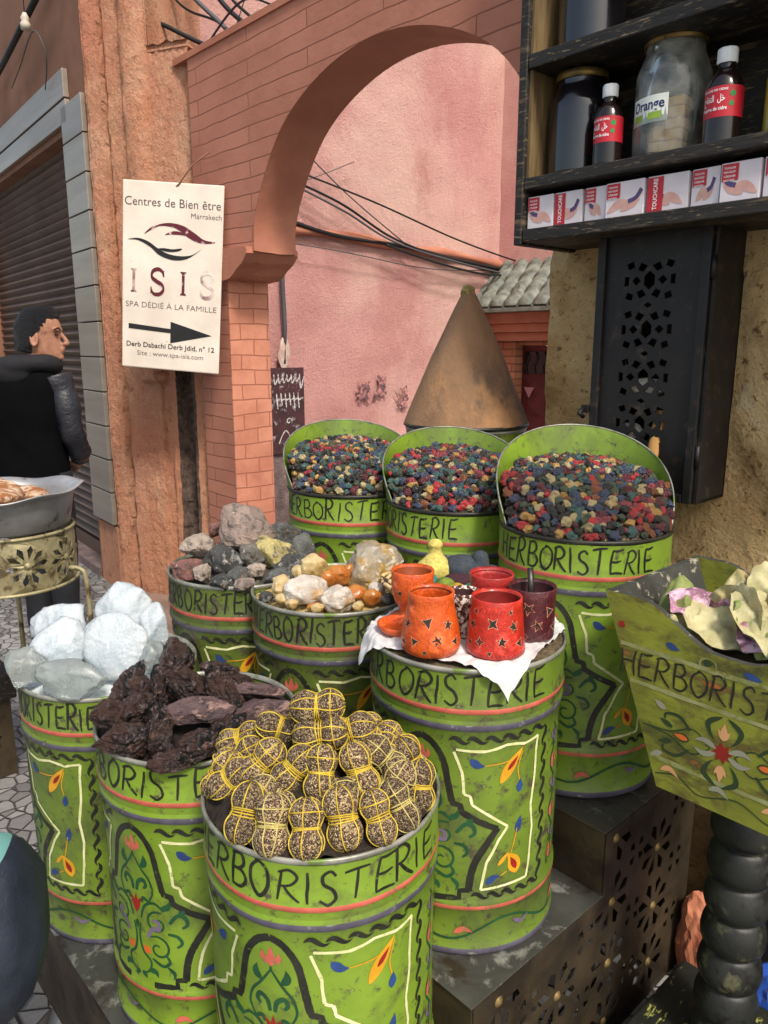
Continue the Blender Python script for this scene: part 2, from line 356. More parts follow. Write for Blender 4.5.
# pocked dark notice plate low on the pink wall
pl=thing('metal_plate','dark red metal plate scribbled with white paint low on the pink wall','plate',ab(-4.90,3.44,1.06),RZ)
q=MB(); q.box(0,.02,-.155,.155,-.33,.33); q.build('plate',M('rusty_dark_red_paint',C(72,40,42),C(52,30,34),8,.6,layers=[(C(150,140,140),18,.6,.7)]),pl,bevel=.004)
gb=Brush(lambda u,v,o:(.021+o,u,v),.002); r=random.Random(5)
for k in range(7): gb.stroke([(-.13+.04*k,.28),(-.12+.04*k,.2+r.uniform(-.03,.03)),(-.09+.04*k,.26)],.012,0)
for k in range(6): gb.stroke([(-.11+.04*k,.14),(-.1+.04*k,.02+r.uniform(-.03,.03))],.012,0); gb.stroke([(-.11+.04*k,.08),(-.06+.04*k,.10)],.01,0)
gb.stroke(spiral(0,-.08,.03,1,0),.01,0)
gb.stroke([(-.1,-.25),(-.03,-.15),(.05,-.27),(.1,-.17)],.01,0)
gb.mb.build('white_scribble',M('chalky_white_paint',C(206,204,200),C(130,110,110),50,.8,bump=0,lo=.45,hi=.6),pl)
cb=MB(); cb.tube([(.03,3.43,2.5),(.035,3.425,2.0),(.03,3.44,1.7),(.03,3.42,1.42)],.018,8); tag(cb.build('conduit_pipe',m_cabg,None,ab(-4.93,0),RZ),'grey cable conduit running down the pink wall above the dark plate','pipe')
pt=rock_mb((.04,.12,.26),44,3,10,.25); tag(pt.build('plaster_patch',M('white_filler',C(200,180,168),C(170,140,128),12,.8),None,ab(-4.9,3.43,1.5),RZ),'white filler patch at the foot of the conduit above the plate','plaster patch')
# ---- brick portal with tiled hood and red door at the end of the passage
por=thing('door_portal','small brick doorway with a tiled hood at the end of the passage','doorway',ab(-4.95,6.0),RZ)
m_pb=brickmat('portal_brick',C(190,130,100),C(168,110,84),C(124,84,66),.22,.07,.008,(0,2),.8)
q=MB(); q.box(0,.24,0,.5,0,1.86); q.box(1.02,1.6,0,.5,0,1.86); q.box(.24,1.02,.05,.5,1.56,1.86); q.build('brick_wall',m_pb,por)
q=MB(); q.box(-.02,1.6,-.16,.0,1.68,1.76); q.box(.0,1.6,-.22,.0,1.76,1.86); q.box(.03,1.6,-.1,0,1.60,1.68); q.build('cornice',m_soffit,por,bevel=.01)
q=MB(); q.box(-.03,1.6,.0,.02,1.86,4.4); q.build('upper_wall',m_pink,por)
q=MB()
for i in range(10):
    x=-.05+i*.165
    for jrow in range(4):
        y0=-.36+.11*jrow; z0=1.90+.115*jrow; pr=[]
        for k in range(7):
            a=pi*k/6; pr.append((x+.082*cos(a), .075*sin(a)))
        vs=[(px,y0+.0,z0+pz+.012) for px,pz in pr]+[(px,y0+.14,z0+.13+pz-.01) for px,pz in pr]
        q.add(vs,[(k,k+1,k+8,k+7) for k in range(6)]+[tuple(range(7))],0,True)
        q.box(x+.07,x+.095,y0,y0+.14,z0-.01,z0+.02)
q.add([(-.12,-.36,1.885),(1.6,-.36,1.885),(1.6,.05,2.32),(-.12,.05,2.32),(-.12,-.36,1.86),(1.6,-.36,1.86),(1.6,.05,1.86),(-.12,.05,1.86)],[(0,1,2,3),(4,5,6,7),(0,1,5,4),(0,3,7,4)])
q.build('tiled_hood',m_tile,por)
q=MB(); q.box(.245,1.015,.12,.16,0,1.555); d=q.build('door',m_reddoor,por)
q=MB()
for i in range(3):
    for j in range(6):
        x=.28+.245*i; z=.08+.2*j
        q.add([(x,.12,z),(x+.22,.12,z),(x+.22,.12,z+.17),(x,.12,z+.17),(x+.11,.09,z+.085)],[(0,1,4),(1,2,4),(2,3,4),(3,0,4)])
q.build('panel',m_reddoor,d)
q=MB(); q.box(.28,.98,.105,.118,1.29,1.5); q.build('transom_window',K and M('dark_glass',C(20,20,24),rough=.15,bump=0),d)
q=MB()
for i in range(7): q.tube([(.32+.1*i,.1,1.29),(.30+.1*i,.1,1.36),(.34+.1*i,.1,1.43),(.32+.1*i,.1,1.5)],.007,6)
q.build('grille',m_black,d)
q=MB(); q.add([(.30,.085,1.16),(.42,.085,1.16),(.36,.085,1.06),(.30,.09,1.16),(.42,.09,1.16),(.36,.09,1.06)],[(0,1,2),(3,4,5),(0,1,4,3),(1,2,5,4),(2,0,3,5)]); q.build('triangle_ornament',M('dusty_pink_paint',C(170,120,124)),d)
# ---- arch wall
arch=thing('brick_arch','terracotta painted brick arch spanning the passage between the two buildings','arch',ab(0,2.17),RZ)
X0,X1,TH=-3.90,-.95,.25
op=[(-3.60,0),(-3.60,1.96),(-3.33,2.01)]
for i in range(1,40):
    t=pi-pi*i/40; op.append((-2.45+.88*cos(t)*(1+.01*sin(9*t)), 2.01+.715*sin(t)**.98))
op+=[(-1.57,2.01),(-1.30,1.96),(-1.30,0)]
outer=[(X0,0)]+op+[(X1,0),(X1,3.0),(X0,3.0)]
tr=tessellate_polygon([[Vector((x,z,0)) for x,z in outer]]); n=len(outer)
q=MB(); q.add([(x,0,z) for x,z in outer]+[(x,TH,z) for x,z in outer],[tuple(t) for t in tr]+[tuple(i+n for i in t) for t in tr])
q.build('brick_face',m_terra,arch)
q=MB(); no=len(op)
sv=[]; NS=5
ops=op[2:-2]
for (x,z) in ops:
    for k in range(NS+1):
        y=.0005+(TH-.001)*k/NS; e=(.004+.012*noise.noise(Vector((x*5,z*5,y*8))))*(sin(pi*k/NS)) + .0006
        sv.append((x+( .0 if z>1.99 else e),y,z-(e if z>1.99 else 0)))
q.add(sv,[(i*(NS+1)+k,(i+1)*(NS+1)+k,(i+1)*(NS+1)+k+1,i*(NS+1)+k+1) for i in range(len(ops)-1) for k in range(NS)],0,True)
q.build('soffit',m_soffit,arch,recalc=False)
q=MB(); q.box(-3.602,-3.592,.0015,TH-.0015,0,1.96); q.build('jamb',m_terra_lit,arch)
q=MB(); pr=[(-3.605,1.88),(-3.52,1.89),(-3.48,1.91),(-3.44,1.94),(-3.39,1.96),(-3.345,2.0),(-3.35,2.03),(-3.40,2.04),(-3.605,2.04)]
vs=[]
for k in range(9):
    y=-.035+(TH+.06)*k/8
    for x,z in pr: vs.append((x+.012*noise.noise(Vector((x*9,y*14,z*9))),y,z+.012*noise.noise(Vector((y*14,x*9,2)))))
npf=len(pr); q.add(vs,[(k*npf+i,k*npf+(i+1)%npf,(k+1)*npf+(i+1)%npf,(k+1)*npf+i) for k in range(8) for i in range(npf)]+[tuple(range(npf)),tuple(range(8*npf,9*npf))]); q.build('impost',m_soffit,arch)
q=MB(); q.box(-4.04,-1,-.01,TH+.01,3.0,3.03); q.build('coping',m_soffit,arch)
# ---- eroded plaster pier at the left of the arch
pier=thing('plaster_pier','eroded orange plaster pier between the shutter and the arch, behind the spa sign','pier',(-1.68,4.675,0),radians(-22.4))
def dsp(x,z):
    d=.012*noise.noise(Vector((x*4,z*1.5,2)))+.008*noise.noise(Vector((x*14,z*8,5)))
    if .27<x<.44 and z>1.35: d+=.05*sqrt(max(0,1-((x-.355)/.085)**2))
    e=.012*noise.noise(Vector((3,z*6,1)))
    if .12+e<x<.15+e: d-=.03
    if .02<x<.12+e: d+=.015
    if .515+.004*sin(z*40)<x<.62 and .2<z<1.45: d-=.09
    d+=.006*noise.noise(Vector((x*45,z*45,3)))
    if .40+e<x<.46 and z<1.4: d-=.02
    return d
h=heightwall(140,260,.70,3.7,dsp)
h.v=[(x,y,min(z,3.12+.02*noise.noise(Vector((x*20,0,0)))) if x>.44 else z) for x,y,z in h.v]
for k,f in enumerate(h.f):
    x,y,z=h.v[f[0]]
    if .50<x<.635 and .2<z<1.45: h.m[k]=1
h.box(0,.44,.12,.5,0,3.7); h.box(.44,.70,.12,.5,0,3.1); h.box(0,.44,.0,.5,3.69,3.7);h.box(.445,.70,.0,.5,3.09,3.1)
pb=h.build('plaster',[m_orange,m_dkplaster],pier)
# ---- shutter building
sb=thing('shuttered_shop','brown shopfront with a closed roller shutter at the far left','shopfront',(-1.685,4.70,0),radians(-52.2))
q=MB(); q.box(-5,-3.2,0,.5,0,5); q.box(-3.2,-.42,0,.5,2.86,5); q.box(-.42,-.0,0,.5,0,5); q.build('wall',m_brown,sb)
q=MB(); q.box(-.36,-.0,-.012,0,0,.42); q.build('base_render',m_orange,sb)
sh=MB(); nz=86
pz=[(.16+2.72*i/nz/1, .012*abs(sin(pi*i/2))) for i in range(nz+1)]
vs=[]; 
for i in range(nz+1): 
    z=.16+2.7*i/nz; y=.13-.034*(1 if i%2 else 0); vs+= [(-3.2,y,z),(-.42,y,z)]
sh.add(vs,[(2*i,2*i+1,2*i+3,2*i+2) for i in range(nz)]); sh.box(-3.2,-.42,.10,.13,.06,.16); sh.build('roller_shutter',m_shut,sb)
q=MB(); q.box(-3.2,-.42,-.02,.12,0,.06); q.build('door_step',m_plinth,sb)
q=MB(); q.box(-3.2,-.43,.0,.1,2.82,2.86); q.build('reveal',m_brown,sb)
z=.44; k=0
hs=[.21]*13
for k,hh in enumerate(hs):
    if z>2.75: break
    q=MB(); q.box(-.41+.004*(k%2),-.015,-.03,-.001,z,z+hh-.008); q.build('steel_plate',m_steel,sb,bevel=.003); z+=hh
for k in range(3):
    q=MB(); q.box(-.30-.98*(k+1)+.004,-.30-.98*k,-.03,-.001,2.86,2.985); q.build('steel_plate',m_steel,sb,bevel=.003)
    q=MB(); q.box(-.30-.98*(k+1)+.004,-.30-.98*k,-.034,-.001,2.995,3.15); q.build('steel_plate',m_steel,sb,bevel=.003)
# cable tray and insulator over the shutter
q=MB(); q.tube([(-3.0,-.06,3.32),(-1.4,-.07,3.48),(-.1,-.06,3.66)],.02,8); tag(q.build('cable_tray',m_black,None,sb.location,sb.rotation_euler[:]),'thick dark cable slanting over the steel band above the shutter','cable')
ins=thing('cable_insulator','small white ceramic insulator hanging by the slanting cable','insulator',(-1.74,4.72,0),radians(-52.2))
q=MB(); q.lathe([(0,0),(.028,.0),(.03,.03),(.02,.045),(.026,.06),(.01,.09),(0,.09)],16,M=Matrix.Translation((-.48,-.12,3.39))); q.build('ceramic',M('dirty_porcelain',C(206,196,180)),ins)
q=MB(); q.tube([(-.48,-.12,3.46),(-.48,-.12,3.8)],.003,6); q.build('wire',m_black,ins)
q=MB(); q.tube(catmull([(-1.4,-.05,3.3),(-.95,-.1,3.30),(-.5,-.12,3.38),(-.42,-.08,3.24),(-.6,-.05,3.1)],6),.004,6); tag(q.build('thin_wire',m_cabg,None,sb.location,sb.rotation_euler[:]),'thin loose wire looping below the insulator','wire')
# ---- cables on the pink wall and over the arch
def cable(pts, r, label, mat=None, n=10, name='cable', group='cables strung on the pink wall'):
    q=MB(); q.tube(catmull(pts,n),r*.72,6); return tag(q.build(name,mat or m_cab),label,'cable',group)
def W(b,z,d=.06): return tuple(ab(-4.95+d,b,z))
cable([W(3.2,2.52),W(3.9,2.40),W(4.69,2.375),W(5.4,2.31),W(6.2,2.27),W(7.2,2.29)],.022,'thickest black cable along the ledge of the pink wall')
cable([W(3.3,2.78,.1),W(3.9,2.62,.16),W(4.5,2.42,.12),W(5.2,2.30,.12),W(6.0,2.235,.1),W(7,2.28,.1)],.013,'black cable sagging from high left down to the ledge')
cable([W(3.3,2.72,.2),W(3.9,2.56,.2),W(4.5,2.38,.16),W(5.4,2.27,.14),W(6.3,2.22,.1),W(7,2.25,.1)],.011,'second sagging cable just under the first one',m_cabg)
cable([W(3.2,2.86,.1),W(4.2,2.66,.2),W(5.2,2.46,.2),W(6.2,2.32,.2),W(7.2,2.26,.1)],.010,'upper thin cable crossing the pink wall in a long curve')
cable([W(3.4,3.1,.1),W(4.0,2.72,.1),W(4.7,2.37,.1)],.007,'thin wire dropping steeply to the cable knot',m_cabg)
cable([W(3.2,2.6,.1),W(3.7,2.78,.1),W(4.1,2.95,.1)],.005,'short thin wire crossing upwards near the arch',m_cabg)
cable([W(2.9,2.32,.08),W(3.9,2.28,.1),W(4.9,2.21,.1),W(5.8,2.25,.1)],.006,'lowest thin wire drooping below the ledge',m_cabg)
cable([W(4.4,2.36,.14),W(5.0,2.25,.18),W(5.7,2.20,.16),W(6.4,2.27,.1)],.014,'black loop hanging at the lowest point of the cables')
G2='cables tangled above the arch wall'
def P(x,y,z): return (x,y,z)
base=Vector((-1.25,4.9,3.2))
cable([(-1.62,4.75,3.75),(-1.50,4.75,3.42),(-1.30,4.68,3.19),(-1.0,4.6,3.13),(-.72,4.5,3.09)],.016,'heavy black cable curling down from the pier top',group=G2)
cable([(-1.52,4.75,3.8),(-1.38,4.7,3.4),(-1.15,4.62,3.24),(-.78,4.5,3.05)],.018,'thick bent cable second from the pier',group=G2)
cable([(-1.38,4.7,3.8),(-1.15,4.7,3.42),(-.92,4.6,3.28),(-.70,4.5,3.16),(-.2,4.2,3.16)],.009,'thin cable swinging right above the brick coping',group=G2)
cable([(-1.22,4.7,3.72),(-1.05,4.6,3.42),(-.86,4.5,3.22),(-.70,4.4,3.04)],.017,'straight thick cable sloping to the coping',m_cabg,group=G2)
cable([(-1.10,4.7,3.78),(-.90,4.6,3.40),(-.74,4.5,3.22),(-.62,4.4,3.06)],.019,'thickest cable of the knot above the arch',group=G2)
cable([(-1.06,4.7,3.80),(-.86,4.6,3.43),(-.70,4.5,3.25),(-.56,4.4,3.08)],.012,'cable lying against the thickest one',group=G2)
cable([(-.62,4.5,3.62),(-.72,4.5,3.38),(-.80,4.5,3.18)],.004,'fine wire tied across the knot',group=G2)
cable([(-.95,4.5,3.12),(-.72,4.4,3.30),(-.45,4.3,3.22),(-.05,4.1,3.30),(.3,4.0,3.55)],.008,'cable sweeping up to the right from the knot',group=G2)
cable([(-1.45,4.74,3.6),(-1.2,4.66,3.16),(-.98,4.6,3.06)],.007,'thin drooping cable beside the pier',group=G2)
# ---- shop wall on the right
sw=thing('shop_wall','stained ochre plaster wall behind the shelf and the iron cabinet','wall',ab(0,1.9),RZ)
h=heightwall(120,120,2.6,3.4,lambda x,z:.008*noise.noise(Vector((x*4,z*4,0)))+.006*noise.noise(Vector((x*13,z*13,4)))+(.012 if noise.noise(Vector((x*2.2+5,z*2.2,9)))>.1 else 0))
h.v=[(x-1.365,y,z) for x,y,z in h.v]; h.box(-1.365,1.2,.02,.5,0,3.4)
h.build('plaster',m_ochre,sw)
# rough stone block face at the left end
# ---- iron cabinet
cab=thing('iron_cabinet','tall black iron cabinet with a star-pattern openwork door on the ochre wall','cabinet',ab(-.965,1.75),RZ)
q=MB(); q.box(-.15,.15,.012,.146,1.18,1.188); q.box(-.15,-.142,.012,.146,1.19,1.845); q.box(.142,.15,.0,.146,1.18,1.845); q.box(-.15,.15,.138,.146,1.19,1.845)
q.build('case',m_black,cab)
ou=[(-.15,1.18),(.14,1.18),(.14,1.845),(-.15,1.845)]; H=[]
def star(cx,cy,R,r2,n=8,a0=0): return [(cx+(R if k%2==0 else r2)*cos(a0+pi*k/n),cy+(R if k%2==0 else r2)*sin(a0+pi*k/n)) for k in range(2*n)]
cw,ch=.052,.104
for j in range(5):
    cy=1.245+.115*j; cx=-.012
    H.append([(cx,cy+.022),(cx+.014,cy+.010),(cx+.014,cy-.010),(cx,cy-.022),(cx-.014,cy-.010),(cx-.014,cy+.010)])
    for sx in (-1,1):
        H.append([(cx+sx*.022,cy+.0),(cx+sx*.034,cy+.011),(cx+sx*.046,cy+.0),(cx+sx*.034,cy-.011)])
        H.append([(cx+sx*.006,cy+.034),(cx+sx*.018,cy+.020),(cx+sx*.032,cy+.026),(cx+sx*.024,cy+.042)])
        H.append([(cx+sx*.006,cy-.034),(cx+sx*.018,cy-.020),(cx+sx*.032,cy-.026),(cx+sx*.024,cy-.042)])
        H.append([(cx+sx*.040,cy+.032),(cx+sx*.056,cy+.026),(cx+sx*.062,cy+.040),(cx+sx*.044,cy+.046)])
        H.append([(cx+sx*.040,cy-.032),(cx+sx*.056,cy-.026),(cx+sx*.062,cy-.040),(cx+sx*.044,cy-.046)])
        H.append([(cx+sx*.054,cy-.010),(cx+sx*.066,cy-.012),(cx+sx*.066,cy+.012),(cx+sx*.054,cy+.010)])
    if j<4:
        c2=cy+.0575; H.append([(cx-.011,c2),(cx,c2+.007),(cx+.011,c2),(cx,c2-.007)])
dr=pierced(ou,H,.006,lambda u,v,w:(u,w,v)).build('openwork_door',m_black,cab)
q=MB()
for (x0,x1,z0,z1) in ((-.15,-.128,1.18,1.845),(.118,.14,1.18,1.845),(-.127,.117,1.18,1.20),(-.127,.117,1.825,1.845)): q.box(x0,x1,-.012,-.001,z0,z1)
q.build('door_frame',m_black,dr,bevel=.002)
q=MB(); q.box(-.172,-.150,-.016,.0,1.38,1.40); q.tube([(-.165,-.02,1.39),(-.165,-.035,1.38),(-.16,-.02,1.37)],.006,8); q.build('latch',m_black,cab)
q=MB()
for z in (1.27,1.7):
    q=MB(); q.tube([(.145,-.004,z),(.145,-.004,z+.05)],.006,8); q.build('hinge',m_black,cab)

r=random.Random(3)
for k,(x,z,w,hh,lb) in enumerate(((-.07,1.22,.09,.05,'lowest'),(.03,1.22,.08,.06,'low right'),(-.06,1.31,.10,.06,'second'),(.04,1.33,.08,.05,'right middle'),(-.02,1.43,.12,.05,'topmost'))):
    mb=rock_mb((w,.05,hh),50+k,2,10); tag(mb.build('paper_packet',M('pale_paper_packet',C(232,226,210),C(200,190,170),20,.7),None,ab(-.965+x,1.79,z+.02),RZ),lb+' pale packet seen through the openwork of the iron cabinet','packet','pale packets inside the iron cabinet')
# ---- black wooden wall shelf
shf=thing('wall_shelf','black wooden wall shelf holding jars, bottles and a row of boxes','shelf',ab(0,1.65),RZ)
for (z0,z1) in ((1.812,1.843),(1.938,1.966),(2.217,2.25),(2.6,2.63)):
    q=MB(); q.box(-1.286,-.1,0,.248,z0,z1); q.build('shelf_board',m_blackwood,shf,bevel=.003)
q=MB(); q.box(-1.312,-1.288,-.002,.248,1.806,2.64); q.build('side_board',m_blackwood,shf,bevel=.003)
q=MB(); q.box(-1.287,-1.279,.01,.235,1.967,2.216); q.box(-1.287,-1.279,.01,.235,2.251,2.599); q.build('side_lining',m_oldwood,shf)
q=MB(); q.box(-1.286,-.1,.232,.246,1.844,1.937); q.box(-1.278,-.1,.232,.246,1.967,2.216); q.box(-1.278,-.1,.232,.246,2.251,2.599); q.build('back_board',m_blackwood,shf)
q=MB(); q.box(-1.25,-1.22,.17,.23,2.251,2.599); q.build('batten',m_oldwood,shf)
# ---- far side buildings that bound the street behind the viewer
# ================================================================== painted barrels
R0=.19; HB=.585
INK=M('black_brush_paint',C(26,26,24),C(44,44,36),30,.45,layers=[(C(96,116,50),70,.66,.76)],bump=0)
P_PINK=M('coral_paint',C(206,104,88),C(178,84,72),30,.5,bump=0,layers=[(C(120,110,60),50,.62,.72)])
P_GREY=M('slate_violet_paint',C(92,88,104),C(74,70,84),30,.5,bump=0,layers=[(C(140,140,130),40,.64,.74)])
P_WHITE=M('cream_paint',C(226,226,178),C(196,198,140),40,.5,bump=0,layers=[(C(130,150,70),60,.63,.74)])
P_DG=M('bottle_green_paint',C(34,84,50),C(26,66,40),30,.5,bump=0)
P_RED=M('dark_red_paint',C(150,34,26),C(120,28,22),30,.5,bump=0)
P_YEL=M('ochre_yellow_paint',C(214,160,34),C(190,132,28),30,.5,bump=0)
P_BLUE=M('blue_paint',C(44,72,128),C(36,56,104),30,.5,bump=0)
P_ORG=M('orange_paint',C(214,112,44),C(190,92,40),30,.5,bump=0)
P_LILAC=M('mauve_paint',C(118,104,126),C(96,84,104),30,.5,bump=0)
def green(name,d):
    a=C(126-34*d,156-50*d,46-4*d); b=C(102-32*d,130-46*d,38-4*d)
    return M(name,a,b,5,.42,layers=[(C(90-20*d,106-24*d,46),7,.57-.10*d,.74-.05*d),(C(74,68,52),26,.62-.07*d,.73-.06*d),(C(54,50,40),60,.66-.06*d,.74-.05*d),(C(176,190,120),60,.70,.80)],bump=.3,bscale=30,bdist=.0015,bump2=(.35,7,.006),coat=.15)
G_CLEAN=green('lime_green_enamel',.05); G_MID=green('lime_green_enamel_used',.4); G_WORN=green('lime_green_enamel_worn',.85)
M_RIM=M('bare_rolled_steel',C(160,160,150),C(98,98,88),20,.4,metal=.35,layers=[(C(96,120,50),30,.60,.70)],bump=.2)
M_DARK=M('dark_barrel_inside',C(48,44,34),C(34,30,24),10,.8)  # one dark tone for barrel insides and cup stars
# profile of the sheet metal: (height, radius)
PROF=[(0,.186),(.004,.190),(.016,.190),(.020,.1865),(.098,.1865),(.102,.190),(.110,.1905),(.117,.1885),(.121,.1865),
 (.462,.1865),(.466,.189),(.472,.1915),(.479,.1915),(.484,.189),(.487,.1885),(.493,.1905),(.497,.1895),(.500,.191),(.505,.193),(.510,.1925),(.514,.1905),(.572,.1905),(.578,.191)]
def rad(v):
    for (z0,r0),(z1,r1) in zip(PROF,PROF[1:]):
        if v<=z1: return r0+(r1-r0)*max(0,(v-z0))/(z1-z0)
    return PROF[-1][1]
def dent(seed,th,v):
    return .0016*noise.noise(Vector((cos(th)*1.6+seed*5.1,sin(th)*1.6,v*6)))+.0005*noise.noise(Vector((cos(th)*5+seed,sin(th)*5,v*18)))
def ornament(B):
    B0=B
    class WB:
        def stroke(s,pts,w,mi,**k): B0.stroke(pts,w*(1.35 if mi in (4,9) else 1.12 if mi==0 else 1.1),mi,**k)
    B=WB()
    I,PK,GY,WH,DG,RD,YE,BL,OR,LI=range(10)
    U=.597
    for rep in (0,1):
        c=rep*U
        def s(pts,*a,**k): B.stroke([(c+x,y) for x,y in pts],*a,**k)
        def m(pts,*a,**k):
            s(pts,*a,**k); s([(-x,y) for x,y in pts],*a,**k)
        # black ogee medallion
        out=[(0,.448),(.022,.437),(.042,.408),(.052,.365),(.060,.326)]
        m(out,.011,I,prof='flat',jit=.15)
        m([(.060,.330),(.062,.322),(.076,.318),(.079,.304)],.011,I,smooth=False,prof='flat',jit=.1)
        m([(.077,.306),(.110,.286),(.148,.268)],.011,I,smooth=False,prof='flat',jit=.15)
        m([(.148,.270),(.126,.236),(.108,.205),(.099,.175),(.095,.141)],.0125,I,prof='flat',jit=.15)
        m([(.097,.143),(.078,.141),(.078,.126),(.030,.123)],.010,I,smooth=False,prof='flat',jit=.15)
        # coral tulip on top
        s([(0,.398),(.001,.432)],.012,PK,prof='leaf'); m([(0,.402),(.013,.412),(.012,.424)],.009,PK,prof='leaf')
        s([(0,.398),(0,.388)],.003,DG)
        # vine
        m([(0,.392),(.018,.366),(.034,.346),(.040,.322),(.030,.300)],.0034,DG)
        m([(.016,.370),(.026,.380),(.024,.396)],.010,DG,prof='leaf')
        m([(.004,.318),(.008,.336),(.020,.344),(.026,.334),(.020,.326)],.006,DG)
        m([(.030,.300),(.018,.306),(.014,.296)],.005,DG)
        m([(.010,.262),(.020,.290),(.042,.300),(.060,.286)],.004,DG); m([(.054,.292),(.068,.296),(.074,.310)],.009,DG,prof='leaf')
        m(spiral(.046,.258,.026,1.25,1.2,1,12),.0036,DG); m(spiral(.044,.204,.028,1.2,2.2,-1,12),.0036,DG)
        m([(.070,.262),(.086,.280),(.100,.276),(.104,.262),(.094,.254)],.006,DG); m([(.090,.280),(.100,.292)],.010,DG,prof='leaf')
        m([(.066,.240),(.084,.236),(.092,.222),(.082,.212)],.005,DG); m([(.030,.180),(.052,.168),(.066,.178),(.060,.192)],.005,DG)
        m([(.008,.250),(.004,.220),(.010,.190),(.026,.172),(.020,.150),(.002,.140)],.0038,DG); m([(.018,.152),(.034,.152),(.040,.140)],.009,DG,prof='leaf')
        m([(.004,.146),(.014,.132)],.008,DG,prof='leaf')
        m([(.060,.168),(.074,.154),(.070,.140)],.006,DG,prof='leaf')
        s([(0,.270),(.001,.312)],.010,RD,prof='leaf'); m([(0,.272),(.008,.296),(.016,.306)],.008,RD,prof='leaf')
        m([(.022,.224),(.034,.244),(.048,.246),(.046,.262),(.034,.262)],.0065,LI)
        m([(.010,.206),(.026,.190)],.017,OR,prof='drop')
        s([(0,.256),(0,.236)],.007,DG,prof='leaf')
        # cream frames with yellow blooms
        fr=[(.062,.425),(.078,.384),(.082,.342),(.094,.338),(.098,.320),(.168,.270),(.150,.244),(.128,.200),(.118,.143),(.216,.148),(.222,.200),(.226,.252),(.220,.300),(.228,.350),(.230,.402),(.234,.436),(.200,.430),(.160,.436),(.120,.427),(.066,.430)]
        for q in range(len(fr)-1):
            a_,b_=fr[q],fr[q+1]; mid=((a_[0]+b_[0])/2+.0012*RND.uniform(-1,1),(a_[1]+b_[1])/2+.0012*RND.uniform(-1,1)); m([a_,mid,b_],.0048,WH,prof='flat',n=3,jit=.3)
        m([(.118,.398),(.150,.400),(.172,.404)],.0022,YE); m([(.150,.360),(.170,.392),(.196,.425)],.020,YE,prof='leaf'); m([(.164,.384),(.186,.410)],.008,RD,prof='leaf'); m([(.190,.360),(.186,.386),(.196,.418)],.0022,YE)
        m([(.092,.412),(.106,.400),(.120,.398)],.014,BL,prof='leaf'); m([(.190,.335),(.193,.362)],.013,BL,prof='leaf')
        m([(.190,.166),(.182,.196),(.168,.214)],.026,YE,prof='leaf'); m([(.190,.176),(.176,.204)],.011,RD,prof='leaf'); m([(.176,.210),(.186,.250),(.188,.262)],.0022,YE); m([(.150,.190),(.172,.216)],.008,YE,prof='leaf')
        m([(.188,.252),(.196,.286)],.013,BL,prof='leaf'); m([(.128,.154),(.142,.166),(.156,.168)],.013,BL,prof='leaf')
        m([(.156,.168),(.170,.176)],.002,YE)
        # plaited black border
        def plait(x0,y0,x1,y1,nn):
            for q in range(nn):
                for sg in (0,):
                    t0=q/nn; t1=(q+1.25)/nn; dx,dy=x1-x0,y1-y0; L=hypot(dx,dy); px,py=-dy/L,dx/L
                    A=.0052; p=[]
                    for k in range(7):
                        t=t0+(t1-t0)*k/6; o=A*sin(2*pi*k/6)*(1); p.append((x0+dx*t+px*o,y0+dy*t+py*o))
                    m(p,.0078,I,prof='leaf',n=3)
        plait(.052,.447,.250,.452,6); plait(.255,.450,.252,.135,9); plait(.100,.130,.248,.130,5)
        # vine strip between
        cc=U/2
        pts=[(cc+.012*sin(2*pi*k/8*1.5),.440-.30*k/24) for k in range(25)]
        s([(cc+.013*sin(k*.75),.438-.0125*k) for k in range(25)],.0026,DG,prof='flat')
        for k,(y,cl) in enumerate(((.410,LI),(.360,PK),(.310,LI),(.255,PK),(.205,LI),(.165,PK))):
            sg=1 if k%2 else -1
            s([(cc+sg*.002,y-.016),(cc-sg*.007,y),(cc-sg*.001,y+.018)],.012 if cl==PK else .007,cl,prof='leaf')
            s([(cc+sg*.004,y-.006),(cc+sg*.010,y+.008),(cc+sg*.006,y+.016)],.005,cl,prof='leaf')
            s(spiral(cc+sg*.006,y-.012,.008,1,1.5,sg,6),.0022,DG)
    # vine round the foot
    n=120; B.stroke([(-.6+1.194*k/n+.0,.058+.021*sin(2*pi*5*k/n)) for k in range(n+1)],.0034,DG,n=2,prof='flat')
    for k in range(10):
        x=-.6+1.194*(k+.5)/10+.03
        if k%2: B.stroke([(x-.018,.050),(x,.060),(x+.018,.052)],.011,PK,prof='leaf')
        else: B.stroke([(x-.02,.068),(x,.056),(x+.02,.066)],.007,LI,prof='leaf')
ORN=[INK,P_PINK,P_GREY,P_WHITE,P_DG,P_RED,P_YEL,P_BLUE,P_ORG,P_LILAC]
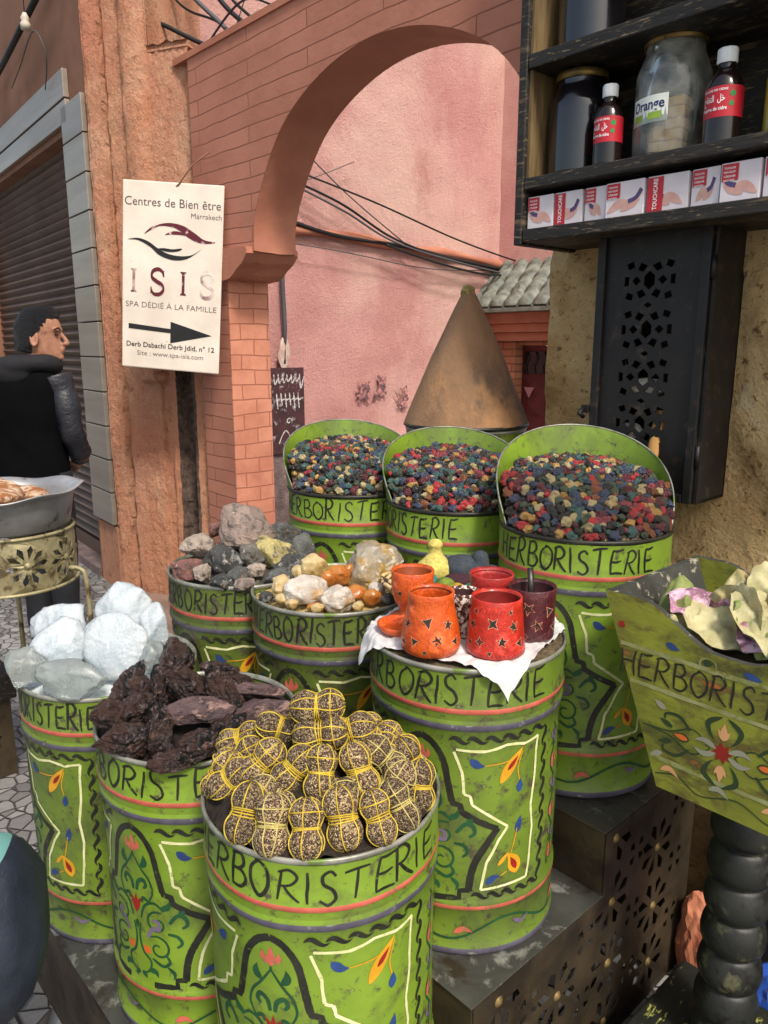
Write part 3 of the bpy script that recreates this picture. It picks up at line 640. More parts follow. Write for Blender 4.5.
def barrel(x,y,ztop,med,tend,pitch,seed,gm,label,hood=None,group='lime green painted herbalist barrels'):
    rz=atan2(-x,y); z0=ztop-HB
    # sin(phi)=-X/n, cos(phi)=Y/n
    t=thing('painted_barrel',label,'barrel',(x,y,z0),rz,group)
    q=MB(); n=144
    vs=[]; Z=[]
    for (a,b) in zip(PROF,PROF[1:]):
        m=max(1,int((b[0]-a[0])/.03)); 
        for k in range(m): Z.append(a[0]+(b[0]-a[0])*k/m)
    Z.append(PROF[-1][0]); K=len(Z)
    for i in range(n):
        th=2*pi*i/n
        for z in Z:
            r=rad(z)+dent(seed,th,z); vs.append((r*sin(th),-r*cos(th),z))
    fs=[];mi=[]
    for i in range(n):
        j=(i+1)%n
        for k in range(K-1): fs.append((i*K+k,j*K+k,j*K+k+1,i*K+k+1)); zm=(Z[k]+Z[k+1])/2; mi.append(1 if (.4655<zm<.480 or zm<.016) else 2 if (.1005<zm<.1125 or .4995<zm<.5105) else 0)
    q.add(vs,fs,0,True); q.m=mi
    # inside wall and floor
    q.lathe([(0,.30),(.182,.30),(.186,.57)],48,3)
    q.lathe([(0,.003),(.185,.003),(.186,.006)],48,3)
    def mp(u,v,off):
        th=u/R0+med; r=rad(v)+dent(seed,th,v)+off; return (r*sin(th),-r*cos(th),v)
    B=Brush(mp,.0007); ornament(B); o=len(ORN)
    q.merge(B.mb,None); 
    # shift paint materials
    k0=len(q.m)-len(B.mb.m)
    for k in range(k0,len(q.m)): q.m[k]+=4
    body=q.build('body',[gm,P_GREY,P_PINK,M_DARK]+ORN,t,recalc=False)
    def mp2(u,v,off):
        th=u; r=rad(v)+dent(seed,th,v)+off; return (r*sin(th),-r*cos(th),v)
    # lettering laid out in metres, then bent round the band
    B2=Brush(lambda u,v,off: mp2(u/R0,v,off),.0008)
    cur=tend*R0
    sc=pitch*R0/.655; rr=random.Random(seed)
    for ch in reversed(WORD):
        wd=LW[ch]*sc; cur-=wd
        if cur/R0<-2.3: break
        hgt=.0515*(1+.09*rr.uniform(-1,1)); letter(B2,ch,cur+.1*sc,.5165+.003*rr.uniform(-.6,1),hgt,min(.62,wd/sc*.9)*sc*.9*(1+.10*rr.uniform(-1,1)),0,slant=sc*.9*rr.uniform(-1,1.4),lw=.105*(1+.15*rr.uniform(-1,1)))
    B2.mb.build('lettering',[INK],t,recalc=False)
    q=MB(); q.lathe([(.1885,.575),(.1915,.576),(.1935,.580),(.1935,.584),(.191,.587),(.188,.585),(.1865,.578)],96,0,fn=lambda p,a:p*(1) )
    q.build('rim',M_RIM if hood is None else INK,t)
    if hood:
        h0,dirn,wid=hood   # height, direction it stands towards (local angle), spread
        q=MB(); n=96; m=10; vs=[]
        for lay in (0,1):
            for i in range(n+1):
                th=2*pi*i/n; d=(th-dirn+pi)%(2*pi)-pi
                u=max(0,cos(d*pi/2/wid)) if abs(d)<wid else 0; hh=h0*u**.72
                for k in range(m+1):
                    f=k/m; r=.1855+.030*(hh*f/h0)+lay*.0022; vs.append((r*sin(th),-r*cos(th),.560+(hh+.018)*f))
        L=(n+1)*(m+1); fs=[(i*(m+1)+k,(i+1)*(m+1)+k,(i+1)*(m+1)+k+1,i*(m+1)+k+1) for i in range(n) for k in range(m)]
        q.add(vs,fs+[tuple(x+L for x in f) for f in fs],0,True)
        ho=q.build('hood',gm,t)
        q=MB(); pts=[]
        for i in range(n):
            th=2*pi*i/n; d=(th-dirn+pi)%(2*pi)-pi
            u=max(0,cos(d*pi/2/wid)) if abs(d)<wid else 0; hh=h0*u**.72; r=.1866+.030*(hh/h0); pts.append((r*sin(th),-r*cos(th),.5785+hh))
        pts.append(pts[0]); q.tube(pts,.0022,6,cap=False); q.build('edging',M_RIM,ho)
    return t
BC={}
def bar(key,*a,**k): BC[key]=(a[0],a[1],a[2]); return barrel(*a,**k)
bar('pea',-.102,1.122,.85,-.44,1.10,.205,1,G_CLEAN,'lime green barrel heaped with string-tied bundles, nearest at the front')
bar('bark',-.364,1.372,.85,-.76,.62,.20,2,G_CLEAN,'lime green barrel full of dark bark chunks')
bar('cry',-.625,1.617,.85,-1.63,-.16,.135,3,G_MID,'lime green barrel holding big clear white crystals at the far left')
bar('rock',-.361,1.889,1.0,-.9,.36,.148,4,G_WORN,'grimy green barrel filled with rough grey stones')
bar('amber',-.117,1.706,1.0,-.54,.62,.15,5,G_WORN,'worn green barrel filled with amber resin lumps')
bar('cup',.164,1.423,1.0,-.42,.86,.19,6,G_MID,'green barrel with worn paint under the clay cups and white paper')
bar('b7',.457,1.691,1.16,-.32,.86,.163,7,G_CLEAN,'tallest lime green barrel with a raised hood, at the right beside the iron cabinet',hood=(.205,pi+.22,1.82))
bar('b8',.198,1.998,1.153,-.9,.02,.155,8,G_CLEAN,'hooded lime green barrel of dried buds standing in front of the clay cone',hood=(.175,pi+.22,1.82))
bar('b9',-.09,2.197,1.156,-.5,.86,.18,9,G_CLEAN,'hooded lime green barrel of dried buds nearest the brick arch',hood=(.175,pi+.2,1.82))
bar('cone',.262,2.440,1.30,-.5,.6,.18,10,G_MID,'green barrel mostly hidden under the tall clay cone')
# ================================================================== stepped metal stand
m_std=M('worn_grey_sheet_metal',C(86,86,80),C(62,62,58),7,.5,metal=.3,layers=[(C(140,140,132),14,.60,.72),(C(54,46,36),9,.60,.72)],bump=.4,bscale=40,bdist=.002)  # grey also lowered for the shade low on the stand
m_brass=M('tarnished_shaded_brass_sheet',C(80,68,50),C(48,42,34),6,.55,metal=.3,layers=[(C(48,38,28),9,.56,.70)],bump=.5,bscale=30,bdist=.004)  # tarnish, plus the stand's deep shadow put into a darker base
st=thing('stepped_stand','stepped metal display stand with pierced brass sides carrying the barrels','stand',ab(0,0),RZ)
steps=[(.44,.265),(.868,.415),(1.28,.568),(1.615,.715)]; AR,AL=-.722,-1.90
for i,(b0,z) in enumerate(steps):
    b1=steps[i+1][0] if i<3 else 2.02; zp=steps[i-1][1] if i else 0
    ar=AR if i<3 else -1.375
    if i==2: b1=1.69
    q=MB(); q.box(AL,ar,b0-.004,b1+.01 if i!=2 else b1,z-.004,z-.001); q.build('step_top',m_std,st,bevel=.001)
    q=MB(); q.box(AL+.003,ar-.004,b0,b0+.004,zp,z-.005); q.build('riser',m_brass,st)
prof=[(.443,.003)]
for i,(b0,z) in enumerate(steps[:3]):
    prof.append((b0+.003,z-.006)); prof.append(((steps[i+1][0] if i<2 else 1.685)+.003,z-.006))
prof.append((1.688,.003))
H=[]
for i in range(9):
    for j in range(5):
        cx=.56+.19*i; cz=.07+.155*j+(.04 if i%2 else 0)
        for hh in rosette(cx,cz,.072,8,.39,.30)+rosette(cx+.095,cz+.0775,.036,4,.78,.5):
            if all(inside(prof,x,y) for x,y in hh) and all(inside(prof,x+dx,y+dy) for x,y in hh for dx in(-.01,.01) for dy in (-.01,.01)): H.append(hh)
q=pierced(prof,H,.002,lambda u,v,w:(AR-w,u,v)); q.build('side_panel',m_brass,st)
q=pierced(prof,H,.002,lambda u,v,w:(AL+w,u,v)); q.build('side_panel',m_brass,st)
q=MB(); q.box(AL+.003,AR-.004,1.684,1.688,.003,.56); q.build('back_panel',m_brass,st)
q=MB(); q.box(-1.378,-1.375,1.62,2.02,.57,.708); q.box(AL,-1.375,2.02,2.024,.0,.708); q.box(AL,AL+.003,1.62,2.02,.57,.708); q.build('rear_box',m_brass,st)
m_stud=M('old_brass_stud',C(150,128,84),metal=.6,rough=.5)
for i in range(9):
    for j in range(5):
        cx=.56+.19*i; cz=.07+.155*j+(.04 if i%2 else 0)
        if inside(prof,cx,cz+.02) and inside(prof,cx+.02,cz):
            q=MB(); q.lathe([(0,.006),(.007,.004),(.011,0)],12,M=Matrix.Translation((AR+.0005,cx,cz))@Matrix.Rotation(pi/2,4,'Y')); q.build('stud',m_stud,st)
# front pierced skirt of the lowest step
# ================================================================== goods
def local_to_world(key,dx,dy,dz): x,y,z=BC[key]; return (x+dx,y+dy,z+dz)
m_seed=NT('speckled_seed_bundle')
def _seed():
    s=m_seed; b=s.b; tc=s.n('ShaderNodeTexCoord'); v=s.n('ShaderNodeTexVoronoi'); v.inputs['Scale'].default_value=520; s.l(tc.outputs['Object'],v.inputs['Vector'])
    sp=s.n('ShaderNodeSeparateColor'); s.l(v.outputs['Color'],sp.inputs[0]); cr=s.n('ShaderNodeValToRGB'); e=cr.color_ramp.elements; e[0].color=C(56,42,34); e[0].position=.2; e[1].color=C(206,182,136); e[1].position=.95
    x=e.new(.55); x.color=C(118,92,66); s.l(sp.outputs[0],cr.inputs[0])
    oi=s.n('ShaderNodeObjectInfo'); mr=s.n('ShaderNodeMapRange'); mr.inputs['To Min'].default_value=.6; mr.inputs['To Max'].default_value=1.1; s.l(oi.outputs['Random'],mr.inputs['Value'])
    hs=s.n('ShaderNodeHueSaturation'); s.l(cr.outputs[0],hs.inputs['Color']); s.l(mr.outputs[0],hs.inputs['Value']); s.l(hs.outputs[0],b.inputs['Base Color'])
    bp=s.n('ShaderNodeBump',invert=True); bp.inputs['Strength'].default_value=1; bp.inputs['Distance'].default_value=.003; s.l(v.outputs['Distance'],bp.inputs['Height']); s.l(bp.outputs[0],b.inputs['Normal']); b.inputs['Roughness'].default_value=.8
_seed()
def heap(key,h,rr,mat,name,label,cat,bumps=.01,fs=18,n=60,z0=-.02,kind='stuff'):
    q=MB(); x0,y0,z1=BC[key]; pr=[]; m=14; vs=[(0,0,h)]
    for k in range(1,m+1):
        for i in range(n):
            r=rr*k/m; a=2*pi*i/n; z=h*(1-(k/m)**1.6)+z0*(k/m)+bumps*noise.noise(Vector((r*cos(a)*fs,r*sin(a)*fs,z1*7))); vs.append((r*cos(a),r*sin(a),z))
    f=[(0,1+i,1+(i+1)%n) for i in range(n)]+[(1+k*n+i,1+(k+1)*n+i,1+(k+1)*n+(i+1)%n,1+k*n+(i+1)%n) for k in range(m-1) for i in range(n)]
    q.add(vs,f,0,True); o=q.build(name,mat,None,(x0,y0,z1)); tag(o,label,cat,kind=kind); return o
heap('rock',.055,.184,M('stone_rubble',C(92,86,78),C(48,46,44),30,.9,bump=1,bscale=60,bdist=.01),'stone_rubble','small dark rubble between the stones in the grimy barrel','rubble')
heap('amber',.025,.184,M('resin_grains',C(214,186,110),C(146,110,60),55,.45,bump=1,bscale=80,bdist=.01,layers=[(C(232,220,180),90,.55,.65)]),'resin_grains','fine yellow resin grains under the amber lumps','resin',.008,50)
heap('bark',.05,.184,M('bark_dust',C(44,34,30),C(26,22,20),40,.95,bump=1,bscale=60,bdist=.01),'bark_crumbs','dark crumbs under the bark chunks','bark crumbs')
heap('pea',.075,.186,M('shadowy_seed',C(58,46,36),C(30,24,20),120,.9,bump=1,bscale=160,bdist=.006),'loose_seed_heap','loose seeds, darkened for the shade in the gaps under the tied bundles','seeds',.020,34,z0=-.004)  # dark seed colour paints the shade between the bundles
heap('cry',.03,.184,M('crystal_chips',C(206,214,214),C(150,160,160),40,.4,bump=.6,sss=.3),'crystal_chips','pale chips lying under the big crystals','crystal chips')
heap('cup',.0,.186,M('seed_tray',C(128,112,84),C(70,58,42),110,.8,bump=1,bscale=120,bdist=.006),'scattered_seeds','brown seeds level with the rim under the white paper','seeds',.003,60,z0=-.004)
# ---- rocks
def rmat(n,a,b,c=None,sp=.6): return M(n,a,b,18,.7,layers=[(c or C(70,66,62),34,.58,.70),(C(216,208,196),70,.67,.74),(C(150,116,84),20,.64,.74)],bump=1,bscale=60,bdist=.012,bump2=(.8,18,.02))
RM={'pg':rmat('pinkish_grey_granite',C(160,140,128),C(120,108,102)),'pale':rmat('pale_limestone',C(190,172,156),C(150,136,124)),'dark':rmat('dark_speckled_basalt',C(78,78,76),C(44,46,46),C(150,150,146)),
'pink':rmat('rose_granite',C(150,104,96),C(110,76,72)),'grey':rmat('grey_stone',C(128,124,116),C(84,82,78)),'yel':rmat('yellow_green_sulphur_stone',C(196,182,120),C(150,140,96)),'dg':rmat('charcoal_stone',C(108,110,106),C(70,72,72))}
RK=[(0.006,-0.026,0.105,0.126,0.113,'pg','largest pinkish grey boulder on top of the stone barrel'),(-0.109,-0.019,0.059,0.089,0.061,'pale','pale flat stone at the back left of the stone barrel'),(-0.029,-0.127,0.048,0.075,0.070,'dark','black speckled stone below the largest boulder'),(-0.124,-0.115,0.027,0.075,0.058,'pink','rose pink stone at the left rim of the stone barrel'),(-0.074,-0.154,0.026,0.043,0.043,'pale','small whitish stone beside the rose pink one'),(0.037,-0.104,0.059,0.054,0.058,'grey','rounded grey stone between the boulder and the yellow stone'),(0.085,-0.077,0.056,0.084,0.081,'yel','yellowish green stone on the stone heap'),(0.098,0.000,0.088,0.077,0.056,'dg','dark grey stone behind the yellowish stone'),(0.149,-0.016,0.037,0.077,0.089,'dg','charcoal stone at the right rim, nearest the hooded barrel'),(0.054,-0.150,0.032,0.043,0.031,'pale','small pale stone under the round grey one'),(0.016,-0.164,0.029,0.057,0.038,'dg','small dark stone at the front of the stone heap'),(-0.022,-0.187,0.016,0.051,0.033,'dark','flat speckled stone lying on the front rim'),(0.124,-0.103,0.031,0.073,0.054,'dark','dark speckled stone to the right of the yellowish stone'),(0.034,-0.191,0.013,0.047,0.028,'pg','small brownish stone on the front rim'),(-0.073,0.000,0.099,0.036,0.036,'pink','small pink stone left of the largest boulder'),(0.111,-0.153,0.015,0.057,0.038,'dg','grey stone chip at the right front rim')]
for i,(dx,dy,dz,w_,h_,mk,lb) in enumerate(RK):
    mb=rock_mb((w_*1.3,w_*1.15,h_*1.3),100+i,4,14,.13,.60); make_lump('rough_stone',mb,RM[mk],local_to_world('rock',dx,dy+.01,dz-.008),(0,0,i*1.3*0+.2),lb,'stone','rough stones in the grimy barrel')
# ---- amber resin
m_am=M('clear_amber_resin',C(214,150,70),C(190,110,50),20,.25,trans=.35,sss=.3,bump=.5,bscale=40,bdist=.004,coat=.3); m_am2=M('pale_gum_resin',C(214,196,150),C(180,150,92),18,.35,trans=.2,sss=.3,bump=.8,bscale=40,bdist=.005,layers=[(C(150,120,60),24,.58,.7)])
m_qz=M('milky_quartz',C(206,198,186),C(160,148,136),16,.35,sss=.3,bump=.8,bscale=40,bdist=.005,layers=[(C(176,140,84),14,.58,.7)]); m_bq=M('clear_grey_yellow_quartz',C(180,172,156),C(140,128,108),16,.2,trans=.3,sss=.2,bump=.8,bscale=36,bdist=.006,layers=[(C(176,140,60),9,.52,.64),(C(226,220,206),20,.6,.7)])
AM=[(0.089,-0.013,0.045,0.118,0.105,m_bq,'big translucent grey and yellow crystal at the back of the resin barrel'),(-0.044,-0.020,0.053,0.055,0.055,m_am2,'tall pale resin lump left of the big translucent crystal'),(-0.008,-0.075,0.043,0.031,0.031,m_am,'small bright orange resin drop in the middle'),(0.015,-0.060,0.048,0.045,0.045,m_am,'pinkish amber lump beside the big crystal'),(-0.054,-0.114,0.026,0.079,0.057,m_qz,'largest milky quartz chunk at the front of the resin barrel'),(0.020,-0.146,0.018,0.065,0.056,m_qz,'grey white quartz chunk near the front rim'),(-0.109,-0.077,0.023,0.054,0.045,m_am2,'pale yellow resin lump at the left side'),(0.054,-0.121,0.023,0.044,0.031,m_am,'flat amber lump right of the quartz'),(0.091,-0.125,0.015,0.037,0.035,m_am,'rounded amber lump near the orange goblet'),(0.124,-0.120,0.009,0.031,0.026,RM['dg'],'small greyish green stone at the right rim of the resin barrel'),(-0.144,-0.103,0.008,0.027,0.022,RM['dark'],'small black stone at the left rim of the resin barrel'),(-0.077,-0.024,0.042,0.032,0.028,m_am2,'small resin lump at the back left'),(-0.081,-0.153,0.009,0.026,0.019,m_am2,'yellow resin chip on the left front rim'),(-0.023,-0.175,0.008,0.025,0.019,m_am2,'yellow resin chip at the front rim, below the largest quartz'),(0.062,-0.164,0.008,0.026,0.019,m_am2,'yellow resin chip on the right front rim'),(0.039,-0.038,0.051,0.027,0.023,m_am,'small amber lump leaning on the big crystal'),(-.03,-.165,.006,.03,.02,m_am,'thin amber flake at the front rim'),(.1,-.09,.02,.04,.03,m_qz,'small quartz pebble under the big crystal'),(-.10,-.12,.012,.035,.024,m_am2,'curved yellow resin piece left of the quartz')]
for i,(dx,dy,dz,w_,h_,mt,lb) in enumerate(AM):
    mb=rock_mb((w_*1.25,w_*1.1,h_*1.22),200+i,3 if w_<.06 else 4,9,.12,.66,smooth=w_<.045); make_lump('resin_lump' if mt in (m_am,m_am2) else 'crystal_chunk' if mt in (m_qz,m_bq) else 'pebble',mb,mt,local_to_world('amber',dx,dy,dz),(0,0,.3),lb,'resin' if mt in (m_am,m_am2) else 'crystal' if mt in (m_qz,m_bq) else 'stone','lumps in the resin barrel')
# ---- bark
m_bk=M('dark_resinous_bark',C(74,52,44),C(38,29,27),20,.38,layers=[(C(146,126,122),34,.55,.66),(C(130,82,56),16,.66,.74),(C(14,12,13),36,.55,.64)],bump=1,bscale=55,bdist=.02,bump2=(.9,18,.03),stretch=(1,1,.6))  # palest layer paints glossy highlights into the bark
m_bk2=M('purplish_smooth_bark',C(100,78,78),C(64,50,52),12,.55,layers=[(C(40,32,34),26,.55,.65),(C(140,112,104),50,.58,.68)],bump=1,bscale=40,bdist=.012,stretch=(.5,1,1))
def bark_mb(w_,h_,d_,seed):
    """chunky broken slab: long axis local x"""
    b=MB(); nx,nt=22,24; vs=[]; r=random.Random(seed); ph=r.random()*9
    for i in range(nx+1):
        t=i/nx; x=(t-.5)*w_; e=(1-(abs(2*t-1))**5)**.5 if 0<t<1 else .0
        e=max(e,.25 if 0<t<1 else .12)
        for k in range(nt):
            a=2*pi*k/nt; c_,s_=cos(a),sin(a); sq=lambda q:abs(q)**.65*(1 if q>0 else -1)
            y=sq(c_)*d_/2*e; z=sq(s_)*h_/2*e
            p=Vector((x*18,y*20,z*20)); n1=noise.noise(p+Vector((ph,seed,0))); n2=noise.noise(Vector((x*26,k*.9,seed*3.3)))
            f=1+.34*n1+.18*n2
            vs.append((x+.10*w_*noise.noise(Vector((k*.7,seed,i>nx/2)))*(abs(2*t-1)**3),y*f+.006*sin(t*3+ph),z*f+.08*h_*sin(t*5+ph)))
    fs=[(i*nt+k,i*nt+(k+1)%nt,(i+1)*nt+(k+1)%nt,(i+1)*nt+k) for i in range(nx) for k in range(nt)]+[tuple(range(nt)),tuple(range(nx*nt,(nx+1)*nt))]
    b.add(vs,fs,0,False); return b
def bark2(w_,h_,d_,seed,slab=False):
    b=rock_mb((2,2,2),seed,4,16,.10,.58); o=seed*1.37; V=[]
    for x,y,z in b.v:
        rd=.20*noise.noise(Vector((x*1.3,y*4.2+o,z*4.2)))+.13*noise.noise(Vector((x*3+o,y*9,z*9)))-.16*abs(noise.noise(Vector((x*1.1+o,y*6,z*6))))+.07*noise.noise(Vector((x*12,y*12,z*12+o)))
        rd*=.75
        if slab: rd*=.45
        V.append((x*(1+rd*.5)*w_*.68,y*(1+rd*1.5)*d_*.70,z*(1+rd*1.5)*h_*.70+.10*h_*sin(x*2.2+o)))
    b.v=V; return b
BK=[(-0.036,0.000,0.104,0.070,0.066,.0,'topmost knobbly dark bark chunk'),(-0.061,-0.045,0.070,0.095,0.036,1.45,'upright dark bark piece just below the topmost one'),(-0.143,0.021,0.050,0.105,0.048,.7,'bark slab leaning up at the left back of the heap'),(-0.002,-0.055,0.078,0.105,0.060,-1.1,'reddish bark chunk under the topmost one'),(-0.081,-0.094,0.054,0.075,0.052,.4,'square grey-black bark chunk in the middle left'),(-0.128,-0.100,0.037,0.075,0.045,-.3,'rounded bark piece at the left rim'),(-0.088,-0.155,0.029,0.095,0.053,.05,'wide bark piece at the left front rim'),(-0.025,-0.159,0.040,0.110,0.034,1.5,'vertical bark stick in the front middle'),(0.025,-0.119,0.060,0.120,0.040,.18,'long purplish flat bark slab in the middle'),(0.050,-0.179,0.030,0.075,0.048,.3,'jagged bark piece at the front rim, nearest the tied bundles'),(0.047,-0.056,0.080,0.060,0.040,1.2,'short bark piece right of the reddish chunk'),(0.079,-0.071,0.066,0.115,0.042,-1.0,'sloping bark stick at the right of the heap'),(0.128,-0.023,0.056,0.115,0.027,-.35,'thin reddish bark strip at the right back'),(0.134,-0.090,0.034,0.130,0.052,.35,'broad smooth charcoal slab at the right rim'),(0.050,0.002,0.090,0.070,0.022,-.05,'thin flat bark strip at the back'),(0.091,-0.016,0.070,0.062,0.035,-.4,'small bark chunk in front of the thin flat strip'),(0.010,-0.191,0.012,0.080,0.034,-.1,'flat dark bark piece low on the front rim'),(-.06,-.14,.01,.08,.03,.2,'dark bark piece low between the rim and the vertical stick'),(.09,-.13,.03,.07,.04,.8,'short bark piece under the purplish slab'),(-.10,-.02,.05,.07,.05,-.6,'bark chunk tucked behind the square one')]
for i,(dx,dy,dz,w_,h_,tl,lb) in enumerate(BK):
    mb=bark2(w_,h_,h_*.9+.008,300+i,i in (8,12,13)); o=mb.build('bark_piece',m_bk2 if i in (8,12,13) else m_bk,None,local_to_world('bark',dx,dy,dz)); o.rotation_euler=(RND.uniform(-.4,.4),-tl,RND.uniform(-.5,.5)+.2); tag(o,lb,'bark','bark chunks in the dark heap')
pc=rock_mb((.03,.03,.028),7,3,0,.2); make_lump('seed_cone',pc,m_bk,local_to_world('bark',.072,-.135,.043),(0,0,0),'small round dark seed cone resting among the bark','seed cone',None)
# ---- crystals
m_cr=M('clear_white_alum_crystal',C(230,238,242),C(206,220,228),9,.26,sss=.45,trans=.45,bump=.8,bscale=40,bdist=.008,bump2=(.8,12,.03),spec=.6,coat=.3)
m_cr2=M('milky_clear_crystal',C(204,210,206),C(176,186,186),7,.25,sss=.2,trans=.7,bump=.6,bscale=30,bdist=.005,bump2=(.6,10,.02),spec=.6)
CR=[(-0.111,0.01,0.092,0.130,0.099,.05,'rounded crystal plate at the back left of the heap'),(-0.074,-0.086,0.080,0.128,0.105,.04,'broad smooth crystal plate in front on the left'),(0.026,0.010,0.112,0.140,0.135,.07,'tallest crystal block at the back of the heap'),(0.052,-0.110,0.080,0.136,0.136,.035,'large disc-shaped crystal leaning at the front right'),(-0.130,-0.124,0.045,0.080,0.106,.05,'narrow crystal hanging over the left rim'),(-0.008,-0.182,0.038,0.160,0.080,.06,'wide glassy crystal on the front rim'),(0.127,-0.093,0.054,0.085,0.074,.06,'small crystal at the right rim touching the bark'),(0.10,0.004,0.080,0.075,0.110,.06,'upright crystal at the back right'),(-.03,-.05,.04,.12,.09,.08,'crystal buried in the middle of the heap')]
for i,(dx,dy,dz,w_,h_,d_,lb) in enumerate(CR):
    mb=rock_mb((w_*1.10,d_*.95,h_*1.06),400+i,4,12,.11,.60,smooth=True); o=make_lump('crystal_block',mb,m_cr2 if i in (4,5,6,8) else m_cr,local_to_world('cry',dx,dy,dz),(-.35,0,0.1+.2*sin(i*2)),lb,'crystal','large white crystals'); 
# ---- tied seed bundles
m_str=M('yellow_cotton_string',C(206,182,62),C(168,140,40),60,.7,bump=0); m_str2=M('pale_straw_string',C(196,182,110),C(160,146,84),60,.7,bump=0)
def brad(t,L=.088):  # t -1..1 along the long axis
    return max(.0,sqrt(max(0,1-abs(t)**3.2)))*(.0262-.0075*exp(-(t/.26)**2))
def bundle(sm, label, seed):
    t=thing('seed_bundle',label,'bundle',group='string-tied seed bundles'); L=.043
    q=MB(); n=28; m=26; vs=[]
    for i in range(m+1):
        tt=-1+2*i/m
        for k in range(n):
            a=2*pi*k/n; r=max(.0006,brad(tt))*(1+.05*noise.noise(Vector((cos(a)*2,sin(a)*2,tt*3+seed))))+.0006*noise.noise(Vector((cos(a)*9,sin(a)*9,tt*14+seed)))
            vs.append((r*cos(a),r*sin(a),tt*L))
    q.add(vs,[(i*n+k,i*n+(k+1)%n,(i+1)*n+(k+1)%n,(i+1)*n+k) for i in range(m) for k in range(n)]+[tuple(range(n)),tuple(range(m*n,(m+1)*n))],0,True)
    q.build('body',m_seed.m,t)
    r=random.Random(seed); a0=r.random()*3
    q=MB()
    for k in range(6):      # lengthwise strands
        a=a0+2*pi*k/6+r.uniform(-.15,.15); sw=r.uniform(-.3,.3)
        q.tube([((brad(tt)+.0009)*cos(a+sw*tt),(brad(tt)+.0009)*sin(a+sw*tt),tt*L) for tt in [-.985+1.97*i/18 for i in range(19)]],.0011,5)
    q.build('lengthwise_string',sm,t)
    for zc,cnt in ((0,3),(.50,1)) if seed!=2 else ((0,4),):
        q=MB()
        for c in range(cnt):
            pts=[]; off=(c-cnt/2+.5)*.0026; tl=r.uniform(-.12,.12)
            for k in range(25):
                a=2*pi*k/24; tt=zc+(off+tl*.02*cos(a))/L; pts.append(((brad(tt)+.0011)*cos(a),(brad(tt)+.0011)*sin(a),tt*L))
            q.tube(pts,.0011,5,cap=False)
        q.build('waist_string' if zc==0 else 'cross_string',sm,t)
    return t
def copy_tree(o,parent=None):
    c=o.copy(); COL.objects.link(c); c.parent=parent
    for ch in o.children: copy_tree(ch,c)
    return c
protos=[bundle(m_str,'x',1),bundle(m_str,'x',2),bundle(m_str2,'x',3)]
# dx,dy,dz, lean in the picture (rad from vertical), tip towards viewer, proto
PB=[(-0.005,0.000,0.150,1.50,.0,0,'topmost seed bundle lying crosswise on the pile'),
(-0.069,0.027,0.092,1.85,.2,1,'bundle lying crosswise left of and below the topmost one'),(0.001,-0.020,0.110,1.45,.1,0,'crosswise bundle half hidden under the topmost one'),(0.046,-0.005,0.106,1.35,.1,1,'crosswise bundle right of and below the topmost one'),
(0.087,0.005,0.080,2.1,.2,0,'tilted bundle at the back right shoulder of the pile'),(-0.142,0.063,0.045,1.2,.1,1,'crosswise bundle at the back left edge of the pile'),(-0.088,-0.045,0.073,.75,.4,0,'slanting bundle in the left middle'),(-0.035,-0.070,0.078,.75,.4,1,'slanting bundle between the left middle and the upright central one'),
(0.007,-0.083,0.080,.05,.5,0,'upright central bundle facing the front'),(0.064,-0.069,0.076,-.35,.5,1,'upright bundle right of the central one, leaning left'),(0.102,-0.030,0.070,-.8,.3,2,'dark bundle with pale string on the right slope'),(0.124,0.034,0.060,-.9,.2,0,'bundle behind the dark one on the right slope'),
(-0.138,-0.046,0.044,.9,.2,1,'slanting bundle near the left rim'),(-0.158,-0.020,0.034,.5,.2,0,'leftmost bundle touching the rim'),(-0.101,-0.122,0.038,.2,.55,1,'upright bundle at the left front rim'),(-0.058,-0.145,0.034,.03,.55,2,'greyish upright bundle with pale string at the front rim'),
(-0.008,-0.154,0.035,-.03,.55,0,'upright bundle exactly at the front of the rim'),(0.043,-0.139,0.042,-.2,.5,1,'upright bundle just right of the front one'),(0.093,-0.132,0.038,-.35,.5,0,'upright bundle at the right front rim, leaning left'),(0.126,-0.100,0.036,-.5,.4,2,'dark pale-stringed bundle near the right rim'),
(0.158,-0.052,0.036,.05,.4,1,'rightmost upright bundle touching the rim'),(0.145,0.00,0.046,-.5,.2,1,'bundle behind the rightmost upright one'),(-.13,.01,.045,.9,.2,0,'bundle wedged behind the left rim bundles'),(-.03,.05,.085,1.3,0,2,'bundle hidden behind the peak of the pile'),(.06,.07,.06,1.2,0,0,'bundle on the far slope of the pile'),(.03,-.11,.05,.9,.2,2,'dark bundle wedged deep under the upright central one'),(-.065,-.095,.045,-.9,.2,2,'dark bundle wedged under the slanting left ones'),(.115,-.065,.045,.6,.2,2,'dark bundle wedged deep in the right slope')]
for i,(dx,dy,dz,tl,tip,pr,lb) in enumerate(PB):
    o=copy_tree(protos[pr]); o.location=local_to_world('pea',dx*1.0,dy*1.06,dz*.93-.002); o['label']=lb
    o.rotation_euler=(Matrix.Rotation(tip,3,'X').inverted()@Matrix.Rotation(tl,3,'Y')@Matrix.Rotation(i*1.7,3,'Z')).to_euler(); s_=RND.uniform(.94,1.08); o.scale=(s_,s_,s_)
for p in protos:
    for ch in list(p.children): bpy.data.objects.remove(ch)
    bpy.data.objects.remove(p)
